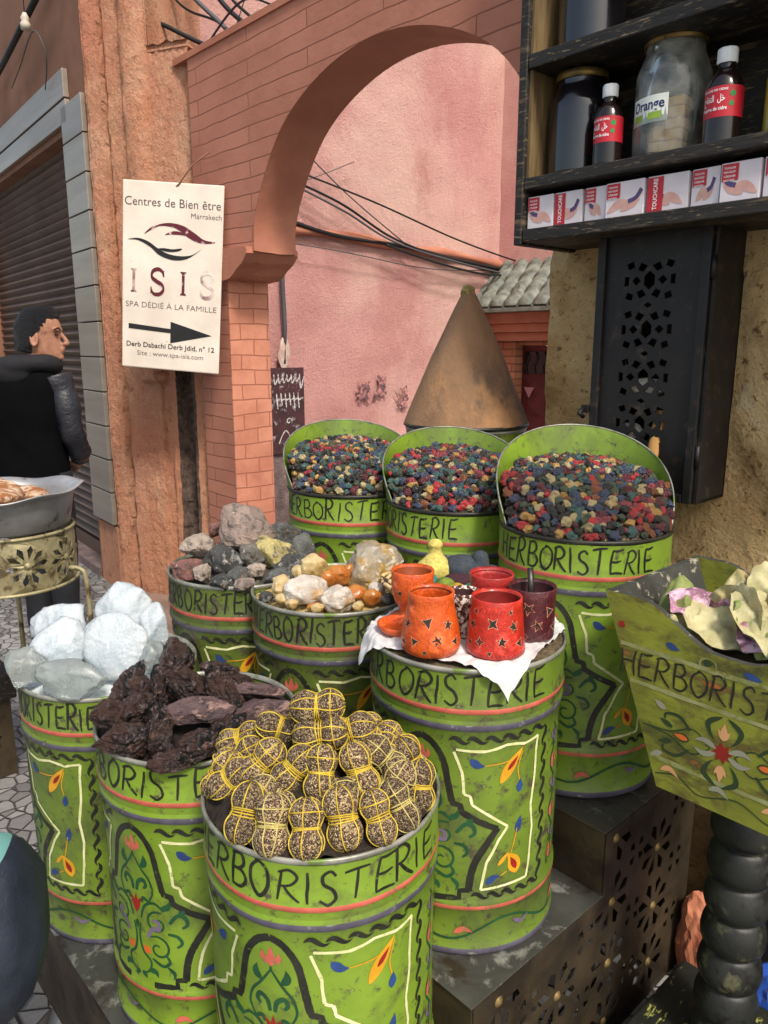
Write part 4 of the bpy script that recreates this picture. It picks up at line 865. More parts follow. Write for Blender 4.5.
# ---- dried buds in the hooded barrels
BCOL=[('navy',C(60,76,108),C(34,44,66)),('teal',C(66,108,106),C(36,66,68)),('black',C(34,34,38),C(16,16,20)),('dark green',C(74,92,70),C(38,54,42)),('burgundy',C(108,36,52),C(62,22,34)),('red',C(196,48,56),C(140,32,40)),('mustard',C(204,164,90),C(146,106,50)),('cream',C(206,192,146),C(136,118,76)),('orange brown',C(150,86,50),C(84,46,28)),('rose',C(160,64,78),C(92,34,46))]
BW=[20,13,20,11,8,5,7,7,5,2]
BM=[M('dried_bud_'+n.replace(' ','_'),a,b,170,.75,bump=1,bscale=300,bdist=.006,layers=[(tuple(x*.5 for x in b[:3])+(1,),240,.63,.74),(C(160,150,130),330,.60,.70)],detail=3,coord='Object') for n,a,b in BCOL]
def bud_mb(seed,sub=2):
    r=random.Random(seed); v,f=ICO[sub]; o=Vector((seed*2.3,0,seed)); V=[]
    for p in v:
        k=1+.50*noise.noise(p*2.2+o)+.42*noise.noise(p*5+o); V.append((p.x*k,p.y*k*.9,p.z*k*.8))
    b=MB(); b.add(V,f,0,sub>2); return b
BV=[bud_mb(k) for k in range(5)]; BV1=[bud_mb(k,1) for k in range(5)]
bud_mesh={}
def hoodlim(lx,ly,dirn,h0,r):
    d=(atan2(lx,-ly)-(dirn-.08)+pi)%(2*pi)-pi
    u=max(0,cos(d*pi/2/1.82)) if abs(d)<1.82 else 0
    return h0*u**.72*.9+.006+(.184-r)*1.15
def heap_pts(key,seed,dirn,rise,s,hh0):
    """points on the tilted heap surface: low at the front rim, high towards the hood"""
    x0,y0,zt=BC[key]; rr=random.Random(seed); P=[]; rz=atan2(-x0,y0); tries=0; cell={}
    while tries<14000:
        tries+=1
        a=rr.random()*2*pi; r=.1835*sqrt(rr.random()); lx=r*sin(a); ly=-r*cos(a); ok=True
        gx,gy=int(lx/s),int(ly/s)
        for i in (-1,0,1):
            for j in (-1,0,1):
                for (qx,qy) in cell.get((gx+i,gy+j),()):
                    if (qx-lx)**2+(qy-ly)**2<(s*.62)**2: ok=False
        if not ok: continue
        cell.setdefault((gx,gy),[]).append((lx,ly))
        bx,by=sin(dirn),-cos(dirn); f=(lx*bx+ly*by)/.181
        h=rise*max(0,.5+.5*f)**.9+.030*(1-(r/.184)**2)+.013+.010*noise.noise(Vector((lx*30,ly*30,seed)))+rr.uniform(-.003,.004)
        wx=x0+lx*cos(rz)-ly*sin(rz); wy=y0+lx*sin(rz)+ly*cos(rz)
        h=min(h,hoodlim(lx,ly,dirn,hh0,r)); P.append((wx,wy,zt+h,hypot(wx,wy)))
    return P
allb=[]
for key,seed,dn,rise,s,hh0 in (('b7',71,pi+.3,.108,.0180,.205),('b8',81,pi+.3,.098,.0185,.175),('b9',91,pi+.25,.098,.0185,.175)):
    for p in heap_pts(key,seed,dn,rise,s,hh0): allb.append((key,)+p)
rk=random.Random(99)
near=sorted([p for p in allb if p[0]=='b7'],key=lambda p:p[4])[:300]; ns=set(id(p) for p in near)
def bmatrix(p,s): return Matrix.Translation(p[1:4])@Matrix.Rotation(rk.random()*6.28,4,Vector((rk.gauss(0,1),rk.gauss(0,1),rk.gauss(0,1))).normalized())@Matrix.Scale(s,4)
stuff={k:MB() for k in ('b7','b8','b9')}
for p in allb:
    ci=rk.choices(range(10),BW)[0]
    if noise.noise(Vector((p[1]*14,p[2]*14,p[3]*14)))>.32 and rk.random()<.5: ci=rk.choice((5,9,4,6))
    sz=rk.uniform(.0070,.0138)*(1.05 if p[0]=='b7' else 1.1)
    if id(p) in ns:
        vi=rk.randrange(5); kk=(vi,ci)
        if kk not in bud_mesh:
            o=BV[vi].build('dried_bud',BM[ci],recalc=False); bud_mesh[kk]=o.data; 
        else: o=bpy.data.objects.new('dried_bud',bud_mesh[kk]); COL.objects.link(o)
        o.matrix_world=bmatrix(p,sz); tag(o,'small crumpled %s dried bud in the front of the right-hand hooded barrel'%BCOL[ci][0],'dried bud','dried buds heaped in the hooded barrels')
    else: stuff[p[0]].merge(BV1[rk.randrange(5)] if p[0]!='b7' else BV[rk.randrange(5)],bmatrix(p,sz),ci)
for k,lb in (('b7','remaining mixed dried buds at the back of the right-hand hooded barrel'),('b8','mixed dark and bright dried buds in the middle hooded barrel'),('b9','mixed dried buds with more red and yellow in the left hooded barrel')):
    tag(stuff[k].build('dried_buds',BM,recalc=False),lb,'dried buds',kind='stuff')
m_bed=M('bud_debris',C(78,66,54),C(36,34,36),150,.9,bump=1,bscale=180,bdist=.006,layers=[(C(170,140,84),220,.6,.68)])
for key,dn,rise,hh0 in (('b7',pi+.3,.108,.205),('b8',pi+.3,.098,.175),('b9',pi+.25,.098,.175)):
    x0,y0,zt=BC[key]; rz=atan2(-x0,y0); q=MB(); vs=[]; n=48; m=12
    for k in range(m+1):
        for i in range(n):
            r=.1825*k/m; a=2*pi*i/n; lx=r*sin(a); ly=-r*cos(a); f=(lx*sin(dn)-ly*cos(dn))/.181
            vs.append((lx,ly,min(rise*(.5+.5*min(1,max(-1,f)))**.9+.030*(1-(r/.184)**2)+.013,hoodlim(lx,ly,dn,hh0,r))-.009))
    q.add(vs,[(k*n+i,(k+1)*n+i,(k+1)*n+(i+1)%n,k*n+(i+1)%n) for k in range(m) for i in range(n)],0,True)
    tag(q.build('bud_debris',m_bed,None,(x0,y0,zt),rz),'fine crumbled debris under the buds in the '+{'b7':'right-hand','b8':'middle','b9':'left'}[key]+' hooded barrel','debris',kind='stuff')
# wooden scoop handle
q=MB(); q.tube([(.655,1.86,1.24),(.672,1.875,1.33),(.685,1.885,1.395)],lambda t:.016,12,flat=.6); tag(q.build('scoop_handle',M('pale_beech_wood',C(198,150,84),C(170,122,64),12,.5,stretch=(4,4,.6)),bevel=.002),'pale wooden scoop handle sticking up behind the right-hand hooded barrel','scoop')
# ---- clay cone
cn=thing('clay_cone','tall brown clay cone with a chipped tip standing on the rear barrel','cone',(.262,2.440,1.30))
q=MB(); n=72; vs=[]; m=40
for i in range(m+1):
    t=i/m
    for k in range(n):
        a=2*pi*k/n; r=.198*(1-t)+.018*t+.006*sin(pi*t); r*=1+.015*noise.noise(Vector((cos(a)*2,sin(a)*2,t*5))); z=.012+.405*t+(.012*noise.noise(Vector((cos(a)*2,sin(a)*2,9))) if i==m else 0); vs.append((r*cos(a),r*sin(a),z))
q.add(vs,[(i*n+k,i*n+(k+1)%n,(i+1)*n+(k+1)%n,(i+1)*n+k) for i in range(m) for k in range(n)]+[tuple(range(m*n,(m+1)*n))],0,True)
q.build('cone',M('rough_brown_clay_powder',C(144,110,80),C(110,86,66),5,.9,layers=[(C(172,128,86),3,.54,.72),(C(92,78,66),8,.60,.74)],bump=1,bscale=60,bdist=.006,stretch=(1,1,.6)),cn)
q=rock_mb((.05,.05,.035),77,3,8,.2); q.build('chipped_tip',M('yellow_lichen_crust',C(176,160,96),C(120,110,70),30,.9,bump=1,bscale=90,bdist=.006),cn,(-.004,0,.417))
q=MB(); q.lathe([(.0,.0),(.192,.0),(.200,.006),(.198,.014),(.18,.016)],72); q.build('base_plate',INK,cn)
# ================================================================== paper sheet and clay cups
q=MB(); N=90; vs=[]; cx,cy,zt=BC['cup']
for i in range(N+1):
    for j in range(N+1):
        s_=(i/N-.5)*2; t_=(j/N-.5)*2
        # four-cornered sheet with tugged corners
        ux=.180*s_*(1+.10*abs(t_)**3)+.012; uy=.172*t_*(1+.10*abs(s_)**3)+.004
        a=1.02; x=ux*cos(a)-uy*sin(a); y=ux*sin(a)+uy*cos(a)
        x+=.006*noise.noise(Vector((s_*3,t_*3,1))); y+=.008*noise.noise(Vector((s_*3,t_*3,5)))
        r=hypot(x,y); z=.0045+.010*abs(noise.noise(Vector((x*20,y*20,2))))+.005*abs(noise.noise(Vector((x*55,y*55,4))))
        if r>.192:
            e=r-.192; ang=atan2(y,x); k=.192+.20*e+.012*(1-exp(-e*40))*(1+noise.noise(Vector((ang*4,1,1)))); x*=k/r; y*=k/r; z=.006-.93*e+.01*(1-exp(-e*60))+.008*noise.noise(Vector((s_*9,t_*9,0))); x*=1+.05*noise.noise(Vector((ang*9,e*20,1)))*min(1,e*40); y*=1+.05*noise.noise(Vector((ang*9,e*20,1)))*min(1,e*40)
        vs.append((x,y,z))
q.add(vs,[(i*(N+1)+j,(i+1)*(N+1)+j,(i+1)*(N+1)+j+1,i*(N+1)+j+1) for i in range(N) for j in range(N)],0,True)
pp=q.build('paper_sheet',M('crumpled_white_paper',C(214,212,210),C(196,194,194),12,.7,bump=.5,bscale=30,bdist=.004,layers=[(C(226,180,176),14,.68,.76)],sss=.15),None,(cx,cy,zt),recalc=False); tag(pp,'crumpled white paper sheet draped over the barrel top under the clay cups','paper sheet')
def cup(name,label,x,y,prof,wall,mat,holes,inner,star_rows,h,M_in=None,knife=False,seed=1):
    t=thing(name,label,'cup',(x,y,1.0075),atan2(-x,y),'glazed clay cups on white paper')
    def R(z):
        for (r0,z0),(r1,z1) in zip(prof,prof[1:]):
            if z<=z1: return r0+(r1-r0)*(z-z0)/max(1e-6,z1-z0)
        return prof[-1][0]
    q=MB(); q.lathe([(0,0.001)]+[(r,z) for r,z in prof]+[(prof[-1][0]-wall*.3,prof[-1][1]+.002),(prof[-1][0]-wall,prof[-1][1])]+[(r-wall,z) for r,z in reversed(prof) if z>.012]+[(0,.010)],64)
    rr=random.Random(seed)
    # raised/incised star cut-outs: dark recessed star with a pale chipped border
    B=Brush(lambda u,v,off:((R(v)+off)*sin(u/prof[1][0]),-(R(v)+off)*cos(u/prof[1][0]),v),.0005)
    for (u,v,s_) in star_rows:
        a0=rr.random(); nn=rr.choice((5,5,4,3)); big=[];sm=[]
        for k in range(2*nn):
            rad_=s_*(1 if k%2==0 else .42); big.append((u+rad_*1.2*cos(a0+pi*k/nn),v+rad_*1.2*sin(a0+pi*k/nn))); sm.append((u+rad_*cos(a0+pi*k/nn),v+rad_*sin(a0+pi*k/nn)))
        B.poly(big,0); B.poly(sm,1)
    k0=len(q.m); q.merge(B.mb)
    for k_ in range(k0,len(q.m)): q.m[k_]+=1
    # rope ring of incised slashes below the lip
    B=Brush(lambda u,v,off:((R(v)+off)*sin(u),-(R(v)+off)*cos(u),v),.0004)
    for k in range(46): a=2*pi*k/46-pi; B.stroke([(a,h-.020),(a+.07,h-.012)],.0016,0,n=2); B.stroke([(a,.012),(a+.07,.007)],.0016,0,n=2)
    q.merge(B.mb,None,3); q.build('body',[mat,holes,M_DARK,inner],t,recalc=False)
    q=MB(); q.lathe([(prof[-1][0]-wall-.0012,prof[-1][1]-.004),(R(.03)-wall-.0012,.03),(0,.0115)],48); q.build('inside',inner,t)
    return t
def clay(n,a,b,rough=.36): return M(n,a,b,40,rough,bump=.9,bscale=150,bdist=.0025,coat=.35,layers=[(tuple(x*.55 for x in a[:3])+(1,)  ,60,.60,.70),(tuple(min(1,x*1.4+.03) for x in a[:3])+(1,),22,.58,.70)])
c_or=clay('orange_glazed_clay',C(214,92,28),C(180,66,18)); c_rd=clay('red_glazed_clay',C(196,48,30),C(160,32,22)); c_mr=clay('maroon_glazed_clay',C(84,28,34),C(58,20,26)); c_rd2=clay('dusky_red_glazed_clay',C(176,46,42),C(140,34,32))
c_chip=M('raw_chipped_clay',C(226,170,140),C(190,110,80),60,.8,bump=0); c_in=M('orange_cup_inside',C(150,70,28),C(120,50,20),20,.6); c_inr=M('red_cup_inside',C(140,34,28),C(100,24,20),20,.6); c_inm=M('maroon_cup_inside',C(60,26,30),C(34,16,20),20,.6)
SR=[(-.052,.060,.0095),(-.030,.032,.009),(-.006,.068,.012),(.012,.036,.0105),(.036,.062,.011),(.050,.030,.0095),(-.055,.026,.007),(-.01,.014,.0055),(.09,.05,.009),(-.09,.045,.009),(.13,.06,.008),(-.13,.06,.008),(.16,.03,.008)]
cup('clay_cup','bright orange bell-shaped clay cup with star cut-outs, in front on the left',.085,1.308,[(.046,.0),(.053,.006),(.055,.022),(.052,.045),(.043,.085),(.0415,.100),(.0425,.112)],.004,c_or,c_chip,c_in,SR,.112,seed=1)
cup('clay_cup','bright red clay cup with star cut-outs, in front at the centre',.203,1.302,[(.048,.0),(.0535,.004),(.0535,.012),(.050,.050),(.0465,.090),(.046,.104)],.004,c_rd,c_chip,c_inr,SR+[(.03,.088,.006),(-.045,.085,.006)],.104,seed=2)
cup('clay_goblet','orange footed clay goblet behind the bell-shaped orange cup',.057,1.452,[(.048,.0),(.046,.012),(.026,.018),(.026,.03),(.036,.045),(.042,.075),(.043,.108)],.004,c_or,c_chip,c_in,[(-.03,.07,.008),(.03,.07,.008)],.108,seed=3)
cup('clay_cup','dusky red clay cup standing behind the bright red one',.213,1.442,[(.046,.0),(.047,.01),(.043,.05),(.042,.09),(.0445,.104)],.004,c_rd2,c_chip,c_inr,SR[:5],.104,seed=4)
ce=cup('clay_cup','maroon straight-sided clay cup with a spoon standing in it, rightmost',.281,1.374,[(.040,.0),(.0435,.006),(.044,.03),(.0435,.07),(.0455,.100)],.004,c_mr,c_chip,c_inm,SR,.100,seed=5)
cf=cup('small_pot','small dark clay pot with white chips between the two bright cups',.152,1.385,[(.026,.0),(.030,.004),(.029,.03),(.027,.060),(.031,.066),(.032,.086)],.004,M('chipped_dark_clay',C(92,44,36),C(60,28,26),40,.5,layers=[(C(226,214,200),110,.55,.6)],bump=.6,bscale=120,bdist=.002),c_chip,c_inm,[],.086,seed=6)
q=MB(); q.tube([(.281,1.376,1.03),(.281,1.386,1.10),(.279,1.394,1.137)],.006,8,flat=.5); tag(q.build('steel_spoon',M('dark_steel',C(70,68,64),metal=.7,rough=.4)),'dark spoon standing in the maroon cup','spoon')
q=MB(); q.lathe([(0,0),(.036,0),(.042,.008),(.044,.016),(.041,.016),(.036,.006),(0,.004)],40); tag(q.build('clay_saucer',c_or,None,(.030,1.392,1.012)),'small orange clay saucer between the goblet and the bell-shaped cup','saucer')
# ---- basket with knitted gourds behind the cups
bk=thing('woven_basket','small shallow straw basket of knitted toys behind the clay cups','basket',(.142,1.612,1.0))
q=MB()
for k in range(7): 
    z=.004+.007*k; R_=.082+.006*k
    q.tube([(R_*cos(a)*1.25,R_*sin(a),z+.0012*sin(a*20+k*pi)) for a in [2*pi*i/80 for i in range(81)]],.0044,6,cap=False)
q.lathe([(0,.003),(.08,.003),(.086,.008)],32,fn=lambda p,a:Vector((p.x*1.25,p.y,p.z))); q.build('weave',M('straw_and_black_weave',C(206,180,130),C(60,52,46),40,.8,bump=.6,bscale=160,bdist=.002,lo=.5,hi=.56),bk)
def knit(n,a,b=None): return M(n,a,b or tuple(x*.6 for x in a[:3])+(1,),140,.9,bump=1,bscale=230,bdist=.003)
ky=knit('yellow_crochet',C(222,206,110)); kg=knit('grey_crochet',C(66,74,84)); kt=knit('turquoise_crochet',C(70,168,176)); ko=knit('olive_crochet',C(136,156,64)); km=knit('mustard_crochet',C(206,164,50)); kp=knit('plum_crochet',C(74,40,50)); kgn=knit('sea_green_crochet',C(62,150,120))
def ball(x,y,z,sx,sz,m,lb,top=None,name='knitted_ball'):
    q=MB(); pr=[(sx*sin(pi*k/14),-sz*cos(pi*k/14)) for k in range(15)]
    if top: pr=[(r,z_) for r,z_ in pr if z_<sz*.55]+top
    # ribbed stitches
    pr2=[]
    P_=catmull([(r,z_,0) for r,z_ in pr],5)
    for k,p in enumerate(P_): pr2.append((max(0,p.x+(.0008 if k%2 else 0)),p.y))
    q.lathe(pr2,28,M=Matrix.Scale(1.22,4)); tag(q.build(name,m,None,(x+.012,y+.004,z+.010)),lb,'knitted toy','knitted toys in the basket')
ball(.100,1.60,1.062,.034,.024,ky,'yellow knitted gourd with a tall neck, topmost in the basket',[(.022,.018),(.012,.030),(.011,.040),(.013,.046),(.008,.054),(0,.056)],'knitted_gourd')
ball(.082,1.545,1.052,.016,.015,kt,'turquoise knitted ball in front of the yellow gourd'); ball(.050,1.55,1.046,.022,.014,kt,'flat turquoise knitted disc at the left of the basket')
ball(.117,1.525,1.042,.020,.019,ko,'striped olive green knitted ball'); ball(.141,1.515,1.038,.017,.016,km,'mustard knitted ball next to the olive one'); ball(.168,1.52,1.036,.020,.016,kgn,'sea green knitted ball nearest the red cup')
ball(.160,1.60,1.064,.036,.024,kg,'dark grey knitted round gourd'); ball(.198,1.595,1.062,.020,.018,kg,'grey knitted acorn with a pointed cap',[(.016,.012),(.014,.024),(.010,.032),(0,.036)],'knitted_acorn'); ball(.225,1.62,1.048,.02,.014,kg,'small grey knitted disc at the right edge of the basket')
ball(.150,1.55,1.05,.030,.013,kp,'plum knitted oval under the grey gourd'); ball(.185,1.55,1.045,.016,.012,knit('blue_crochet',C(60,140,190)),'blue knitted ball beside the plum oval')
# ================================================================== things on the shelf
m_gl=glass('clear_jar_glass',(.95,.97,.94,1)); m_dkg=M('dark_jar_with_syrup',C(22,18,22),C(14,12,16),8,.08,bump=.1,bscale=12,bdist=.002,coat=.6,spec=.8); m_lid=M('brassy_tin_lid',C(146,122,70),C(98,80,50),20,.4,metal=.7,layers=[(C(70,50,34),40,.6,.7)])
m_lab=M('label_paper',C(226,232,226),bump=0,rough=.6,col2=C(214,222,210)); m_txt=M('label_blue_print',C(30,44,96),bump=0); m_grnp=M('label_green_print',C(150,180,60),C(120,160,60),30,bump=0); m_redl=M('red_label_paper',C(186,36,50),C(168,28,42),8,.4,bump=0); m_whp=M('white_print',C(238,236,236),bump=0,col2=C(230,228,228)); m_grn2=M('green_print',C(40,140,70),bump=0)
m_cap=M('white_plastic_cap',C(222,228,230),C(206,212,214),8,.4,bump=0); m_cola=M('dark_vinegar_bottle',C(30,18,16),C(20,12,12),6,.08,bump=.05,coat=.5)
def jar(a,b,z,r,h,mat,label,lid=True,extra=None):
    t=thing('glass_jar',label,'jar',ab(a,b,z),RZ,'jars on the wall shelf')
    nk=r*.78
    pr=[(0,.002),(r*.9,.002),(r,.012),(r*1.0,h*.62),(r*.96,h*.72),(nk*1.04,h*.84),(nk,h*.88),(nk,h*.94)]
    q=MB(); q.lathe([(p.x,p.y) for p in catmull([(x,y,0) for x,y in pr],3)]+([(nk-.003,h*.94),(nk-.003,h*.86),(r*.92,h*.70),(r-.004,h*.6),(r-.004,.012),(0,.006)] if mat is m_gl else []),56); q.build('glass',mat,t)
    q=MB(); q.lathe([(0,h),(nk*1.02,h),(nk*1.07,h-.003),(nk*1.07,h*.925),(nk*1.04,h*.92)],48); q.build('lid',m_lid,t)
    return t
jar(-1.205,1.765,1.967,.077,.243,m_dkg,'dark jar with a brassy lid at the left end of the middle shelf')
jar(-1.19,1.77,2.251,.080,.255,m_dkg,'dark jar on the upper shelf at the left')
J=jar(-.960,1.765,1.967,.082,.262,m_gl,'big clear jar labelled Orange holding yellow soap blocks')
q=MB(); q.lathe([(.0825,.072),(.0827,.128)],24,a0=-pi/2-.80,a1=-pi/2+.40); lb=q.build('label',m_lab,J)
q=MB(); fn=lambda u,v:(.0832*sin(u/.083-.2),-.0832*cos(u/.083-.2),v); add_text(q,'Orange',.030,fn,0,(0,.100),'CENTER',width=.084,weight=.0006); q.build('label_text',m_txt,lb)
q=MB()
for (u0,u1) in ((-.040,-.012),(.004,.036)):
    n=6; q.add([fn(u0+(u1-u0)*k/n,v) for k in range(n+1) for v in (.079,.093)],[(2*k,2*k+2,2*k+3,2*k+1) for k in range(n)])
q.build('label_picture',m_grnp,lb)
m_soap=M('yellow_soap',C(244,206,140),C(230,180,104),8,.5,sss=.2,bump=.3)
for i,(x,y,z,w_,d_,h_,rt) in enumerate(((-.022,-.010,.010,.05,.045,.03,.3),(.028,-.015,.010,.042,.045,.026,-.2),(.0,.015,.040,.05,.04,.028,.6),(-.035,.015,.042,.03,.035,.03,.1),(.034,-.012,.038,.038,.04,.022,.1),(.033,-.010,.062,.038,.040,.022,-.1),(.033,-.008,.086,.04,.038,.022,.2),(.032,-.006,.110,.04,.038,.020,0),(-.01,-.02,.042,.03,.03,.03,.9))):
    q=MB(); q.box(-w_/2,w_/2,-d_/2,d_/2,0,h_); o=q.build('soap_block',m_soap,None,ab(-.965+x*.95,1.755+y,1.967+z),RZ+rt,bevel=.003); tag(o,['lowest left','lowest right','middle back','left leaning','second in the right-hand stack','third in the right-hand stack','fourth in the right-hand stack','topmost in the right-hand stack','small front middle'][i]+' yellow soap block inside the clear jar','soap block','soap blocks in the clear jar')
def bottle(a,b,z,r,h,label,txt,mirrored=False):
    t=thing('vinegar_bottle',label,'bottle',ab(a,b,z),RZ,'red-labelled bottles on the shelf')
    q=MB(); q.lathe([(p.x,p.y) for p in catmull([(0,.0,0),(r*.9,.001,0),(r,.008,0),(r,h*.30,0),(r*.97,h*.34,0),(r*.97,h*.5,0),(r,h*.58,0),(r*.8,h*.70,0),(r*.46,h*.79,0),(r*.42,h*.86,0)],4)],40); q.build('bottle_body',m_cola,t)
    q=MB(); q.lathe([(0,h),(r*.50,h),(r*.54,h-.003),(r*.54,h*.86),(r*.50,h*.845)],32,fn=lambda p,a:Vector((p.x*(1+.02*sin(a*24)),p.y*(1+.02*sin(a*24)),p.z))); q.build('cap',m_cap,t)
    q=MB(); q.lathe([(r*1.015,h*.27),(r*1.015,h*.585)],40); l=q.build('label',m_redl,t)
    fn=lambda u,v:((r*1.03)*sin(u/r-.15),-(r*1.03)*cos(u/r-.15),v)
    q=MB(); add_text(q,'VINAIGRE DE CIDRE',.006,fn,0,(0,h*.535),'CENTER',width=r*1.5,weight=.0001)
    add_text(q,'\uFEA1\uFE8E\uFED4\uFE98\uFEDF\uFE8D  \uFEDE\uFEA7',.018,fn,0,(0,h*.43),'CENTER',width=r*1.25,weight=.0003)
    add_text(q,'Vinaigre de cidre',.010,fn,0,(0,h*.34),'CENTER',width=r*1.5,weight=.0002); q.build('label_text',m_whp,l)
    q=MB(); 
    for (u,v,s_) in ((r*1.02,h*.50,.006),(r*.98,h*.40,.005)): q.add([fn(u+s_*cos(k*pi/5),v+s_*sin(k*pi/5)) for k in range(10)],[tuple(range(10))])
    q.build('label_emblem',m_grn2,l)
bottle(-1.078,1.695,1.967,.033,.176,'smaller dark bottle with a red label between the two large jars','')
bottle(-.815,1.715,1.967,.038,.190,'taller dark bottle with a red label right of the clear jar','')
t=thing('oil_bottle','bottle of yellow oil at the right edge of the shelf','bottle',ab(-.700,1.72,1.967),RZ)
q=MB(); q.lathe([(0,0),(.028,.002),(.03,.01),(.03,.11),(.014,.145),(.013,.17)],32); q.build('bottle_body',M('yellow_oil',C(150,140,40),C(120,110,30),5,.1,bump=0,coat=.5,sss=.1),t); q=MB(); q.lathe([(0,.195),(.015,.195),(.015,.165)],24); q.build('cap',m_cap,t)
# row of boxes
m_bx=M('glossy_white_card',C(226,220,224),C(206,196,204),10,.3,bump=0); m_bxr=M('crimson_card',C(190,40,52),C(176,34,46),10,.3,bump=0); m_skin=M('printed_skin_tone',C(216,172,160),C(196,150,140),40,.4,bump=0); m_ppl=M('printed_purple',C(92,76,120),bump=0); m_gold=M('printed_gold',C(214,160,70),bump=0)
BX=[(-1.284,-1.207,0),(-1.203,-1.126,1),(-1.120,-1.062,0),(-1.057,-.960,0),(-.953,-.858,1),(-.852,-.790,0),(-.785,-.704,0),(-.698,-.60,0),(-.595,-.50,1)]
for i,(a0,a1,kd) in enumerate(BX):
    t=thing('remedy_box',['leftmost box of the row, white with a small red corner','second box from the left, with a wide red band','narrow white box third from the left','wide white box fourth from the left, below the clear jar','fifth box, with a red band, under the gap right of the clear jar','narrow white box sixth from the left','wide white box seventh from the left, near the picture edge','eighth box of the row, at the picture edge','last red-banded box beyond the others'][i],'box',ab((a0+a1)/2,1.668+.004*(i%3),1.8435),RZ+.03*sin(i*2.1),'boxes in a row on the lowest shelf')
    w_=(a1-a0); h=.078; q=MB(); q.box(-w_/2,w_/2,0,.06,0,h); q.build('carton',m_bx,t,bevel=.0012)
    F=lambda u,v:(u,-.0006,v); F2=lambda u,v:(u,-.0012,v); F3=lambda u,v:(u,-.0018,v)
    sg_=1 if i%2 else -1
    B=Brush(lambda u,v,o:(max(-w_*.48,min(w_*.48,sg_*u*(1-.15*(i%3)))),-.0006-o,v),0); B.stroke([(-w_*.45,.012),(-w_*.1,.030),(w_*.2,.022),(w_*.42,.034)],.020,0,prof='leaf'); B.stroke([(-w_*.1,.014),(w_*.25,.030),(w_*.46,.050)],.018,0,prof='leaf'); B.stroke([(w_*.1,.032),(w_*.3,.038),(w_*.44,.056)],.010,1,prof='flat'); B.mb.build('hand_picture',[m_skin,m_ppl],t,recalc=False)
    q=MB()
    if kd: x0,x1=-w_*.49,-w_*.10; q.add([F2(x0,.003),F2(x1,.003),F2(x1,h-.003),F2(x0,h-.003)],[(0,1,2,3)])
    else: x0,x1=-w_*.47,-w_*.47+min(.034,w_*.5); q.add([F2(x0,.042),F2(x1,.042),F2(x1,h-.003),F2(x0,h-.003)],[(0,1,2,3)])
    pn=q.build('red_panel',m_bxr,t,recalc=False)
    q=MB()
    if kd: add_text(q,'TOUCHCARE',.014,lambda u,v:F3((x0+x1)/2+.005-v,.006+u),0,(0,0),'LEFT',width=.066,weight=.0003)
    else:
        for k in range(4): add_text(q,['TOUCHCARE','PAIN RELIEF','CREAM','NATURAL'][k],.006,F3,0,(x0+.004,h-.013-.008*k),'LEFT',width=(x1-x0)*.7,weight=.0001)
    q.build('lettering',m_whp,pn,recalc=False)
# ================================================================== spa sign
sg=thing('spa_sign','white spa sign with a black arrow, hanging tilted left of the arch','sign',(-1.100,4.10,1.892)); sg.rotation_euler=(0,radians(4.6),radians(-6))
SW,SH=.530,.935
m_sw=M('weathered_white_panel',C(226,216,202),C(208,196,182),4,.5,bump=.1,layers=[(C(150,130,112),26,.70,.80)]); m_si=M('sign_black_ink',C(24,22,24),C(30,28,30),20,.5,bump=0); m_sb=M('sign_grey_ink',C(96,80,78),C(84,70,70),20,.5,bump=0); m_sm=M('sign_burgundy_ink',C(96,22,38),C(80,20,34),20,.5,bump=0,layers=[(C(206,180,176),16,.60,.68)])
q=MB(); q.box(-SW/2,SW/2,0,.012,-SH/2,SH/2); q.build('panel',m_sw,sg,bevel=.008)
SF=lambda u,v:((u-.5)*SW,-.0015,(v-.5)*SH)
def SFm(x,y): return (x,-.0015,y)
def T(body,v,h,width,mt,u=.5,al='CENTER',wt=0): 
    q=MB(); add_text(q,body,h,SFm,0,((u-.5)*SW,(v-.5)*SH),al,width=width*SW,weight=wt); q.build('sign_lettering',mt,sg,recalc=False)
T('Centres de Bien \u00eatre',.872,.060,.95,m_sb,wt=-.0002); T('Marrakech',.822,.036,.30,m_sb,u=.985,al='RIGHT',wt=-.0002)
T('SPA D\u00c9DI\u00c9 \u00c0 LA FAMILLE',.335,.040,.92,m_sb,wt=-.0004)
T('Derb Dabachi Derb Jdid, n\u00b0 12',.118,.036,.90,m_si,wt=.0003); T('Site : www.spa-isis.com',.072,.034,.68,m_sb,wt=-.0002)
B=Brush(lambda u,v,o:((u-.5)*SW,-.0015-o,(v-.5)*SH),.0002)
def poly_s(pts,mi,n=8): P_=catmull([(a,b,0) for a,b in pts],n,True); B.poly([(p.x,p.y) for p in P_],mi)
poly_s([(.22,.725),(.30,.765),(.45,.790),(.60,.782),(.72,.748),(.82,.715),(.93,.706),(.84,.696),(.74,.702),(.64,.728),(.58,.752),(.50,.770),(.38,.772),(.30,.752)],1)
poly_s([(.43,.728),(.50,.748),(.58,.748),(.66,.728),(.60,.732),(.50,.732)],1)
poly_s([(.06,.692),(.16,.690),(.28,.660),(.38,.618),(.52,.598),(.66,.612),(.80,.668),(.70,.632),(.58,.622),(.46,.630),(.36,.655),(.26,.688),(.16,.702)],0)
poly_s([(.36,.652),(.46,.640),(.56,.646),(.60,.662),(.50,.655),(.42,.658)],0)
def serifI(u,fade):
    w=.030; B.poly([(u-w,.415),(u+w,.415),(u+w,.420),(u+.014,.427),(u+.014,.528),(u+w,.535),(u+w,.540),(u-w,.540),(u-w,.535),(u-.014,.528),(u-.014,.427),(u-w,.420)],2 if fade else 1)
